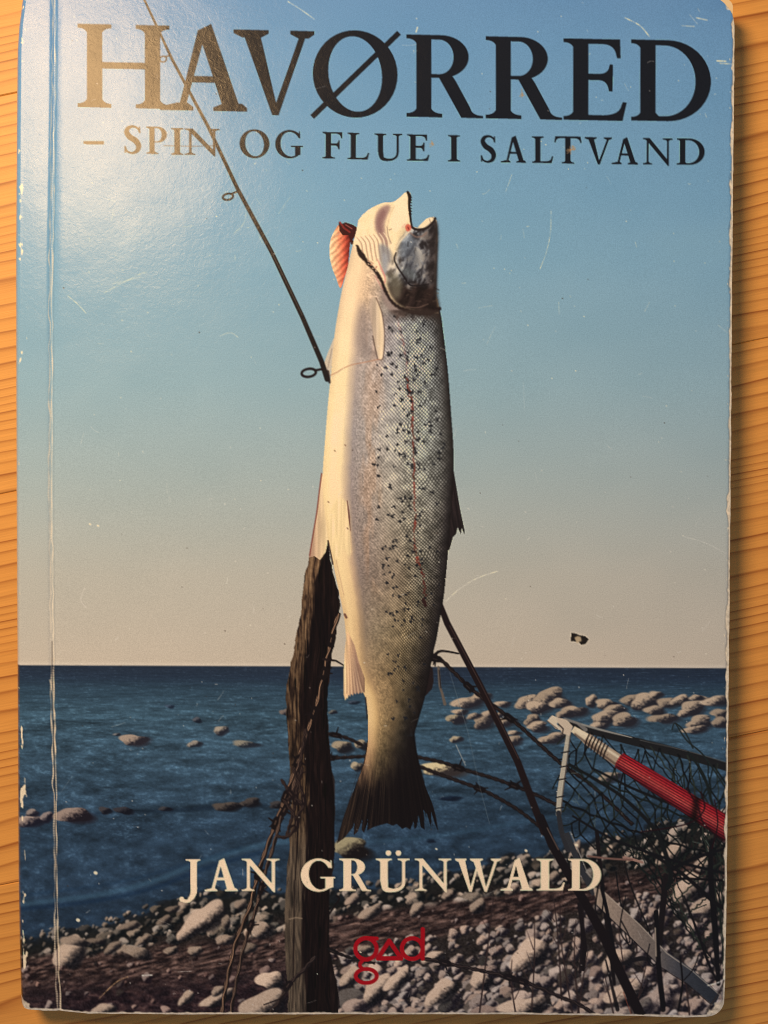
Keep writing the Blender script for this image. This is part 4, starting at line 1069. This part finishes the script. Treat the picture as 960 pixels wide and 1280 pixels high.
TI = [('H', 97, 212, 31, 135), ('A', 200, 308.8, 33.5, 138.5), ('V', 292, 393, 38, 141), ('Ø', 391, 497, 40.5, 144.5), ('R', 508, 604, 44, 146.8), ('R', 607.3, 702.8, 46.3, 148.8), ('E', 704.5, 783.5, 48.7, 150.3), ('D', 789, 888.8, 50.3, 151.5)]
for c_, a_, b_, t_, s_ in TI:
    letter(c_, a_, b_, t_, s_, INK, TITLE, .183, .021)
poly([(104.5, 176.3), (130, 176.6), (130, 180.6), (104.5, 180.2)], INK, 1, SUBT)
ST = [('S', 154.5, 177, 157.5, 191.8), ('P', 183, 208.8, 158.5, 192.5), ('I', 214, 229, 160, 193.5), ('N', 230, 274.5, 161, 193.8), ('O', 299.5, 336.8, 162.5, 197), ('G', 344, 378.8, 163.3, 197.2), ('F', 403, 428, 165, 198.3), ('L', 434.5, 462, 166, 199.3),
      ('U', 468, 503, 167, 200.3), ('E', 508.8, 536.8, 168, 201), ('I', 560, 575, 168.8, 201.8), ('S', 600, 620.5, 169.6, 202.7), ('A', 626, 657.5, 170.4, 203.2), ('L', 665, 692, 170.6, 203.6), ('T', 693, 726.8, 170.4, 204.4), ('V', 731, 765, 171.5, 204.4), ('A', 764.5, 797.5, 172.5, 205.4), ('N', 803, 840.8, 172.8, 205.7), ('D', 846, 881, 173.2, 206)]
for c_, a_, b_, t_, s_ in ST:
    letter(c_, a_, b_, t_, s_, INK, SUBT, .185 if c_ != 'I' else .2, .018)
AU = [('J', 224, 250.4, 1074, 1114), ('A', 255.7, 297.3, 1074, 1114), ('N', 301.5, 349.4, 1073.5, 1113.8), ('G', 376, 419, 1074, 1113.8), ('R', 424, 464, 1073.3, 1113.7), ('U', 469.7, 512, 1073.3, 1113.6), ('N', 517.6, 564, 1073.3, 1113.6), ('W', 568.7, 626.4, 1073.3, 1113.5), ('A', 625.5, 665.8, 1073.5, 1113.3), ('L', 670.5, 706.5, 1073.5, 1113.3), ('D', 710, 751.5, 1073.5, 1113.3)]
for c_, a_, b_, t_, s_ in AU:      # thin dark halo left by the trapping, then the cream letter
    letter(c_, a_, b_, t_, s_, (20, 18, 22), None, .235, 0, .35, 1.6)
for c_, a_, b_, t_, s_ in AU:
    letter(c_, a_, b_, t_, s_, CREAM, AUTH, .23)
for cx in (485.5, 498):
    poly(ell(cx, 1066.3, 3.5, 3.5, 0, 20), CREAM, 1, AUTH)
# publisher's mark
def ringp(cx, cy, rx, ry, wd, a0=0, a1=6.2832):
    t = np.linspace(a0, a1, 40)
    stroke(np.stack([cx+rx*np.cos(t), cy+ry*np.sin(t)], 1), wd, RED, 1, LOGO, .4)
ringp(457.5, 1186, 13.3, 13.3, 5.4)
stroke([(457, 1172.6), (471, 1173.2)], 5, RED, 1, LOGO, .4)
stroke(cat([(454, 1200), (450.5, 1204), (450.2, 1208), (453, 1211)], 6), 4.6, RED, 1, LOGO, .4)
ringp(457.8, 1220, 13.2, 8.8, 5.0)
stroke([(472.5, 1198), (486.5, 1176), (501.5, 1198), (472.5, 1198)], 5.6, RED, 1, LOGO, .4)
ringp(515.3, 1185.7, 13, 13, 5.4)
stroke([(528.5, 1161.5), (528.3, 1198.5)], 5.4, RED, 1, LOGO, .4)

# ---- wear: bare paper where the lamination has gone -------------------------
PAPER = (238, 208, 168)
def chips(x0, y0, x1, y1, thr, sx, sy, seed, col=PAPER, fall=None):
    W = win(x0, y0, x1, y1); sl, X, Y = W
    n = fbm(X/sx, Y/sy, 3, seed)
    if fall is not None:
        n = n+fall(X, Y)
    a = smooth(thr, thr+.035, n)
    put(sl, a*.92, col)
# hinge crease
def crease_x(y):
    return np.interp(y, [-14, 120, 330, 640, 830, 1000, 1130, 1270], [68, 67, 63.5, 63.5, 65, 68.5, 70, 73])
ys = np.arange(-14, 1275, 3.0)
for off, wd, al, se in ((-2.0, 1.3, .75, 1), (1.3, 1.4, .85, 2)):
    jit = (vnoise(ys/14, ys*0, 600+se)-.5)*2.4
    for k in range(len(ys)-1):
        y = ys[k]
        st = np.interp(y, [0, 300, 640, 830, 1270], [.6, .7, .75, 1.0, 1.0])*al*(0.35+.9*vnoise(np.array([y/17.]), np.array([se*5.]), 610)[0])
        stroke([(crease_x(y)+off+jit[k], y), (crease_x(ys[k+1])+off+jit[k+1], ys[k+1])], wd*(.5+1.2*vnoise(np.array([y/9.]), np.array([se*3.]), 620)[0]), (224, 194, 158) if y > 820 else (216, 194, 166), min(1, st), None, .4)
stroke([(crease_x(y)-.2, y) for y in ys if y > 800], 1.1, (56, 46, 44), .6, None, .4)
stroke([(crease_x(y)+3.4, y) for y in ys], 1.0, (70, 74, 80), .25, None, .6)
for (pts) in ([(72, 1215), (75, 1240), (76, 1262)], [(70, 1150), (74, 1190)], [(62, 850), (66, 870), (67, 900)]):
    stroke(cat(pts, 5), 1.1, PAPER, .7, None)
# fold at the spine, chipped
chips(20, 880, 38, 1262, .60, 4.5, 16, 640, PAPER, lambda X, Y: -.045*np.abs(X-27.5-.006*(Y-900))+.34*(vnoise(X*0+3, Y/30, 9)-.5))
chips(20, 0, 40, 470, .70, 4.0, 9, 642, (236, 214, 178), lambda X, Y: -.03*np.abs(X-27)+.26*(vnoise(X*0+3, Y/40, 19)-.4))
chips(17, 470, 34, 860, .80, 2.5, 7, 644, (220, 184, 140), lambda X, Y: -.03*np.abs(X-23)+.03)
# edges of the cover
def edge_r(y):
    return np.interp(y, RE_Y, RE_X)
def edge_l(y):
    return np.interp(y, LE_Y, LE_X)
W = win(880, -14, 926, 1282); sl, X, Y = W
dd = edge_r(Y)-X
lim = 2.2+3.0*np.clip(fbm(X*0+Y/16, X/9, 3, 650)-.42, 0, 1)*2.4
put(sl, smooth(lim+.6, lim-.6, dd), C3(236, 208, 172)*(.82+.3*fbm(X/2, Y/3, 2, 652))[..., None])
put(sl, smooth(lim+1.6, lim+.4, dd)*smooth(lim-1.2, lim, dd)*.2, (40, 34, 34))
chips(896, 0, 918, 1270, .74, 2.6, 5, 654, PAPER, lambda X, Y: -.012*(edge_r(Y)-X))
W = win(8, 1236, 926, 1282); sl, X, Y = W
dd = np.interp(X, BE_X, BE_Y)-Y
lim = 1.9+2.6*np.clip(fbm(X/9, Y*0, 3, 660)-.3, 0, 1)
put(sl, smooth(lim+.6, lim-.6, dd), C3(232, 204, 172)*(.8+.3*fbm(X/3, Y/2, 2, 662))[..., None])
W = win(8, -14, 40, 1282); sl, X, Y = W
dd = X-edge_l(Y)
lim = .7+1.6*np.clip(fbm(Y/12, X*0, 3, 664)-.4, 0, 1)
put(sl, smooth(lim+.5, lim-.5, dd)*.8, (206, 172, 132))
# worn corners
for (cx, cy, rad, se) in ((911, 1276, 27, 1), (20, 1268, 22, 2), (924, -4, 21, 3)):
    W = win(cx-45, cy-45, cx+45, cy+45); sl, X, Y = W
    q = np.hypot(X-cx, Y-cy)+16*(fbm(X/5, Y/5, 3, 670+se)-.5)
    put(sl, smooth(rad, rad-3, q)*.9, C3(226, 198, 164)*(.7+.5*fbm(X/2.5, Y/2.5, 2, 675))[..., None])
stroke(cat([(884, 1262), (893, 1250), (900, 1238), (905, 1226)], 5), 2.2, (52, 40, 34), .6, None)
# scratches
def scratch(p, wd=.9, al=.6, col=(226, 214, 198)):
    p = cat(p, 8)
    for k in range(len(p)-1):
        stroke(p[k:k+2], wd, col, al*rng.uniform(.25, 1.1), None, .4)
scratch([(557, 752), (572, 738), (590, 726), (606, 719), (622, 714)], 1.3, .6, (232, 218, 196))
scratch([(689, 262), (688, 290), (683, 315), (675, 336)], .9, .55)
scratch([(781, 22), (800, 32), (812, 46)], 1.3, .8); scratch([(896, 76), (908, 76.5)], 1.6, .95); scratch([(900, 79), (918, 80)], 1.2, .8)
scratch([(852, 32), (868, 33)], 1.2, .7); scratch([(870, 22), (884, 25)], 1.3, .7); scratch([(862, 18), (872, 30)], .8, .5)
scratch([(124, 1248), (136, 1236), (148, 1226), (160, 1221)], 1.1, .7, (206, 160, 112)); scratch([(178, 1219.5), (190, 1219)], 1.6, .9); scratch([(222, 1215), (240, 1214)], .9, .5)
scratch([(130, 366), (170, 345), (184, 340)], .9, .6); scratch([(84, 369), (98, 381), (108, 392)], 1.0, .6); scratch([(140, 355), (178, 346)], .8, .5); scratch([(275, 420), (288, 416), (298, 422)], .8, .5)
scratch([(360, 2), (376, 12), (393, 24)], 1.1, .7); scratch([(520, 40), (522, 34)], 1.2, .9); scratch([(308, 265), (304, 280), (292, 292)], .8, .5); scratch([(640, 218), (632, 240)], .9, .35)
scratch([(855, 671), (880, 678), (908, 692)], .8, .45); scratch([(106, 735), (101, 750), (108, 760)], .9, .45, (222, 206, 190)); scratch([(598, 385), (616, 382)], .7, .4); scratch([(884, 1232), (898, 1228), (908, 1222)], 1.6, .7)
for k in range(240):
    x = rng.uniform(75, 905); y = rng.uniform(0, 1265)
    an = rng.uniform(0, 3.14); L = rng.exponential(6)
    scratch([(x, y), (x+math.cos(an)*L*.5, y+math.sin(an)*L*.5+rng.normal(0, .6)), (x+math.cos(an)*L, y+math.sin(an)*L)], .7, rng.uniform(.1, .4))
for k in range(260):
    x = rng.uniform(75, 905); y = rng.uniform(0, 1260)
    stroke([(x, y), (x+.3, y)], rng.uniform(.7, 1.6), (230, 215, 195) if k % 4 else (60, 44, 36), rng.uniform(.25, .8), None, .4)
for (x, y, s) in ((119, 1091, 4), (97, 1150, 4), (545, 1061, 2), (122, 657, 2), (112, 655, 2), (720, 1056, 3), (657, 1063, 3), (450, 1190, 1.5)):
    stroke([(x, y), (x+1, y+.5)], s, (240, 222, 190), .9, None, .5)
for (x, y, s) in ((714, 188, 6), (653, 118, 5), (541, 180, 3), (716, 184, 4)):
    for _ in range(6):
        stroke([(x+rng.normal(0, s*.5), y+rng.normal(0, s*.6)), (x+rng.normal(0, s*.5), y+rng.normal(0, s*.6))], 1.3, (168, 128, 88), .5, None, .5)

PRINT = img.reshape(CH, SS, CW, SS, 3).mean((1, 3))
_b = PRINT.copy()
for ax_ in (0, 1):
    _b = (np.roll(_b, 1, ax_)+np.roll(_b, -1, ax_)+2*_b)/4
PRINT = np.clip(PRINT+.85*(PRINT-_b), 4, 255)
LAB = lab[::SS, ::SS].copy()
# --- PRINT END ---------------------------------------------------------------

# ============================ book ==========================================
def srgb2lin(c):
    c = np.clip(c, 0, 255)/255.0
    return np.where(c <= .04045, c/12.92, ((c+.055)/1.055)**2.4)

def cover_material():
    m, nt, b = new_mat("laminated_print")
    at = N(nt, 'ShaderNodeAttribute', attribute_name='ink')
    tc = N(nt, 'ShaderNodeTexCoord')
    gr = N(nt, 'ShaderNodeTexNoise', i_Scale=4200.0, i_Detail=2.0, i_Roughness=.7); nt.links.new(tc.outputs['Object'], gr.inputs['Vector'])
    g = math_n(nt, 'MULTIPLY_ADD', gr.outputs[0], .62, .69)
    c = mix_c(nt, 1.0, at.outputs['Color'], g, 'MULTIPLY')
    nt.links.new(c, b.inputs['Base Color'])
    # lamination: orange peel, handling dents, scuffed patches
    n1 = N(nt, 'ShaderNodeTexNoise', i_Scale=900.0, i_Detail=5.0, i_Roughness=.62, i_Distortion=.6); nt.links.new(tc.outputs['Object'], n1.inputs['Vector'])
    n2 = N(nt, 'ShaderNodeTexNoise', i_Scale=240.0, i_Detail=3.0); nt.links.new(tc.outputs['Object'], n2.inputs['Vector'])
    n3 = N(nt, 'ShaderNodeTexNoise', i_Scale=70.0, i_Detail=4.0, i_Roughness=.65); nt.links.new(tc.outputs['Object'], n3.inputs['Vector'])
    r = math_n(nt, 'MULTIPLY_ADD', n3.outputs[0], .16, ROUGH)
    nt.links.new(r, b.inputs['Roughness'])
    b.inputs['Specular IOR Level'].default_value = SPEC
    h = math_n(nt, 'ADD', math_n(nt, 'MULTIPLY', n1.outputs[0], .000026), math_n(nt, 'MULTIPLY', n2.outputs[0], .000022))
    bp = N(nt, 'ShaderNodeBump', i_Strength=1.0, i_Distance=1.0); nt.links.new(h, bp.inputs['Height'])
    nt.links.new(bp.outputs[0], b.inputs['Normal'])
    return m
ROUGH, SPEC = .13, .235
def paper_material(name, base, lines=True):
    m, nt, b = new_mat(name)
    tc = N(nt, 'ShaderNodeTexCoord')
    mp = N(nt, 'ShaderNodeMapping'); mp.inputs['Scale'].default_value = (60, 60, 9000)
    nt.links.new(tc.outputs['Object'], mp.inputs[0])
    n = N(nt, 'ShaderNodeTexNoise', i_Scale=1.0, i_Detail=2.0); nt.links.new(mp.outputs[0], n.inputs['Vector'])
    k = math_n(nt, 'MULTIPLY_ADD', n.outputs[0], .5, .72)
    nt.links.new(mix_c(nt, 1.0, base, k, 'MULTIPLY'), b.inputs['Base Color'])
    b.inputs['Roughness'].default_value = .85
    bp = N(nt, 'ShaderNodeBump', i_Strength=.5, i_Distance=.0001); nt.links.new(n.outputs[0], bp.inputs['Height'])
    nt.links.new(bp.outputs[0], b.inputs['Normal'])
    return m
def plain_cover_material(name, base):
    m, nt, b = new_mat(name)
    tc = N(nt, 'ShaderNodeTexCoord')
    n = N(nt, 'ShaderNodeTexNoise', i_Scale=300.0, i_Detail=4.0); nt.links.new(tc.outputs['Object'], n.inputs['Vector'])
    k = math_n(nt, 'MULTIPLY_ADD', n.outputs[0], .4, .8)
    nt.links.new(mix_c(nt, 1.0, base, k, 'MULTIPLY'), b.inputs['Base Color'])
    b.inputs['Roughness'].default_value = .35
    return m
print_mat = cover_material()
page_mat = paper_material("page_edges", (.80, .70, .52))
core_mat = paper_material("bare_card", (.86, .78, .64))
blue_mat = plain_cover_material("blue_card", (.10, .24, .55))

book = link(bpy.data.objects.new("paperback_book", None))
book.location = (0, 0, TABLE_Z)
book["label"] = "worn paperback with a hanging fish on its blue cover"
book["category"] = "book"
ZB = -TABLE_Z                     # cover plane seen from the book's base

# height of the front cover over its picture position
def cover_z(x, y):
    dl = x-edge_l(y)
    z = -1.9*np.clip(1-dl/8.5, 0, 1)**2.2
    z = z-.10*np.exp(-((dl-13)/7)**2)*0
    cx = crease_x(y)
    t = (x-cx)
    z = z-.16*np.exp(-(t/2.4)**2)-np.where(t > 0, .15*np.exp(-(t/8)**2), .13*np.exp(-(t/3.5)**2))   # hinge groove
    z = z+.04*np.sin(np.clip(dl-12, 0, 40)/40*math.pi)
    z = z+.05*np.sin(x/210+.6)*np.cos(y/330)           # slight warp
    dr = edge_r(y)-x
    z = z-.22*np.clip(1-dr/7.0, 0, 1)**2
    db = np.interp(x, BE_X, BE_Y)-y
    z = z-.22*np.clip(1-db/6.0, 0, 1)**2
    for (qx, qy, rr, dz) in ((912, 1276, 44, -1.0), (918, -4, 46, -.7), (22, 1268, 30, -.5)):
        z = z+dz*np.clip(1-np.hypot(x-qx, y-qy)/rr, 0, 1)**2
    z = z+(fbm(x/26, y/26, 2, 811)-.5)*.022+(fbm(x/70, y/70, 2, 813)-.5)*.09
    return z*MM

NX, NY = 902, 1276
TOPY = -5.0
uu = np.linspace(0, 1, NX+1); vv = np.linspace(0, 1, NY+1)
U, V = np.meshgrid(uu, vv)
Yg = TOPY+V*(1268-TOPY)
Xg = edge_l(Yg)+U*(edge_r(Yg)-edge_l(Yg))
yb = np.interp(Xg, BE_X, BE_Y)
Yg = TOPY+V*(yb-TOPY)
Xg = edge_l(Yg)+U*(edge_r(Yg)-edge_l(Yg))
# ragged wear along the outer edges
rag = (fbm(Yg/11, Yg*0, 3, 821)-.5)*1.1
Xg += rag*np.clip((U-.985)/.015, 0, 1)
rag = (fbm(Yg/9, Yg*0, 3, 823)-.5)*1.0
Xg += rag*np.clip((.012-U)/.012, 0, 1)
rag = (fbm(Xg/14, Xg*0, 3, 825)-.5)*1.0
Yg += rag*np.clip((V-.995)/.005, 0, 1)
# rounded, worn corners: pull what lies outside the arc back on to it
def round_corner(X, Y, cx, cy, rx, ry, sx, sy):
    m = ((X-cx)*sx > 0) & ((Y-cy)*sy > 0)
    q = np.hypot((X-cx)/rx, (Y-cy)/ry)
    k = np.where(m & (q > 1), 1/np.maximum(q, 1e-6), 1)
    return cx+(X-cx)*k, cy+(Y-cy)*k
Xg, Yg = round_corner(Xg, Yg, 886, 33, 32.5, 38, 1, -1)
Xg, Yg = round_corner(Xg, Yg, 884, 1250, 22.3, 21.5, 1, 1)
Xg, Yg = round_corner(Xg, Yg, 40, 1248, 17.5, 15.3, -1, 1)
# print colours at the grid points
fx = np.clip(Xg-OX-.5, 0, CW-1.001); fy = np.clip(Yg-OY-.5, 0, CH-1.001)
ix = fx.astype(int); iy = fy.astype(int); ax = (fx-ix)[..., None]; ay = (fy-iy)[..., None]
Cg = (PRINT[iy, ix]*(1-ax)+PRINT[iy, ix+1]*ax)*(1-ay)+(PRINT[iy+1, ix]*(1-ax)+PRINT[iy+1, ix+1]*ax)*ay
Cg = srgb2lin(Cg)/np.array(WHITE)*INKGAIN
Cg = np.clip(Cg, .004, .93)
Lg_ = LAB[np.clip(np.round(fy).astype(int), 0, CH-1), np.clip(np.round(fx).astype(int), 0, CW-1)]
Zg = cover_z(Xg, Yg)
wx, wy_ = P0(Xg, Yg)
VERT = np.stack([wx, wy_, Zg+ZB], -1).reshape(-1, 3)
COLR = Cg.reshape(-1, 3)
cell = Lg_[:-1, :-1].copy()
cell[V[:-1, :-1] < .002] = 0
idx = np.arange((NX+1)*(NY+1)).reshape(NY+1, NX+1)
def quads_at(j, i, s=1):          # counter-clockwise seen from above
    return np.stack([idx[j, i], idx[j+s, i], idx[j+s, i+s], idx[j, i+s]], -1)
def cut(name, q, parent):
    ids, inv = np.unique(q.ravel(), return_inverse=True)
    return mesh_np(name, VERT[ids], inv.reshape(-1, 4), print_mat, parent, COLR[ids])
# plain sky: coarse cells wherever a 2x2 block carries no detail
J2, I2 = np.meshgrid(np.arange(0, NY-1, 2), np.arange(0, NX-1, 2), indexing='ij')
blk = [cell[J2+a, I2+b] for a in (0, 1) for b in (0, 1)]
flat = np.all([k == 0 for k in blk], 0)
cmin = np.min([Cg[J2+a, I2+b] for a in (0, 1, 2) for b in (0, 1, 2)], 0); cmax = np.max([Cg[J2+a, I2+b] for a in (0, 1, 2) for b in (0, 1, 2)], 0)
flat &= ((cmax-cmin).max(-1) < .02) & (I2 > 80) & (I2 < NX-24)
qs = [quads_at(J2[flat], I2[flat], 2)]
taken = np.zeros((NY, NX), bool)
for a in (0, 1):
    for b in (0, 1):
        taken[J2[flat]+a, I2[flat]+b] = True
jj, ii = np.where((cell == 0) & ~taken)
qs.append(quads_at(jj, ii))
front = cut("front_cover", np.concatenate(qs), book)
front["label"] = "scuffed laminated front cover with a printed blue sky"
NAMES = {SEA: ("printed_sea", "printed dark blue sea below the horizon"), ROCK: ("printed_rocks", "printed pale rocks lying in the sea"), BEACH: ("printed_beach", "printed stony beach with brown seaweed"),
         POST: ("printed_post", "printed weathered wooden post behind the fish"), WIRE: ("printed_barbed_wire", "printed rusty barbed wire"), FISH: ("printed_fish", "printed silver trout hanging head up"),
         ROD: ("printed_fishing_rod", "thin upper length of the printed rod with line rings"), ROD2: ("printed_fishing_rod", "thicker lower length of the printed rod below the fish"), NET: ("printed_landing_net", "printed landing net with red grip"), TITLE: ("title_lettering", "large dark serif title HAVØRRED"),
         SUBT: ("subtitle_lettering", "small dark capitals – SPIN OG FLUE I SALTVAND"), AUTH: ("author_lettering", "cream capitals JAN GRÜNWALD"), LOGO: ("publisher_mark", "red lower-case mark gad")}
for pid, (nm, lb) in NAMES.items():
    jj, ii = np.where(cell == pid)
    o = cut(nm, quads_at(jj, ii), front)
    o["label"] = lb
# thickness of the cover card: a bare edge all round
ring_ids = np.concatenate([idx[0, :-1], idx[:-1, -1], idx[-1, :0:-1], idx[:0:-1, 0]])
rv = VERT[ring_ids]
lo = rv.copy(); lo[:, 2] -= .00042
cen = np.array([0, 0, 0]); lo[:, :2] *= .9994
n = len(rv); k = np.arange(n)
mesh_np("card_edge", np.concatenate([rv, lo]), np.stack([k, (k+1) % n, n+(k+1) % n, n+k], -1)[:, ::-1], core_mat, front, None, False)

# underside, page block, spine and back cover
def slab(name, pts, z0, z1, mat, parent, wob=0.0):
    n = len(pts)
    v = [(a, b_, z0) for a, b_ in pts]+[(a, b_, z1) for a, b_ in pts]
    f = [tuple(range(n))[::-1], tuple(range(n, 2*n))]+[(k, (k+1) % n, n+(k+1) % n, n+k) for k in range(n)]
    return mesh_py(name, v, f, mat, parent)
def outline_px(inset, x_left, rc, trc=None):
    out = []
    def arc(cx, cy, r, a0, a1):
        return [(cx+r*math.cos(a), cy+r*math.sin(a)) for a in np.linspace(a0, a1, 8)]
    trc = rc if trc is None else trc
    R_, B_ = 911-inset, 1267-inset
    T_ = TOPY+inset
    tr_x = 919-inset
    out += [(x_left, T_)]+arc(tr_x-trc, T_+trc, trc, -math.pi/2, 0)
    for yy in (200, 400, 640, 860, 1000, 1150, 1220):
        out.append((float(edge_r(yy))-inset, yy))
    out += arc(906-inset-rc, B_-rc, rc, 0, math.pi/2)
    out += [(x_left+6, B_-4)]
    for yy in (1150, 900, 640, 320, 100):
        out.append((float(edge_l(yy))-16.5+x_left, yy))
    return out
def to_world(px):
    return [P(float(a), float(b_), 0.0)[:2] for a, b_ in px][::-1]
slab("page_block", to_world(outline_px(1.5, 24, 12, 6)), .0006, ZB-.0027, page_mat, book)
# loose upper pages step up to the cover away from the spine
slab("upper_pages", to_world(outline_px(1.0, 80, 14, 10)), ZB-.0027, ZB-.00110, page_mat, book)
slab("back_cover", to_world(outline_px(-.5, 20, 16, 14)), .00002, .00055, blue_mat, book)
ny = 60
sv = []; yy = np.linspace(TOPY, 1258, ny)
for y in yy:
    for a in np.linspace(0, 1, 9):
        x = edge_l(y)+.6+1.6*math.sin(math.pi*a)*-.6
        wxx, wyy, _ = P(float(x), float(y), 0.0)
        zt = ZB-.00175
        sv.append((wxx, wyy, zt+(0.0004-zt)*a))
sf = [(r*9+c_, r*9+c_+1, (r+1)*9+c_+1, (r+1)*9+c_) for r in range(ny-1) for c_ in range(8)]
mesh_py("spine", sv, sf, blue_mat, book, True)
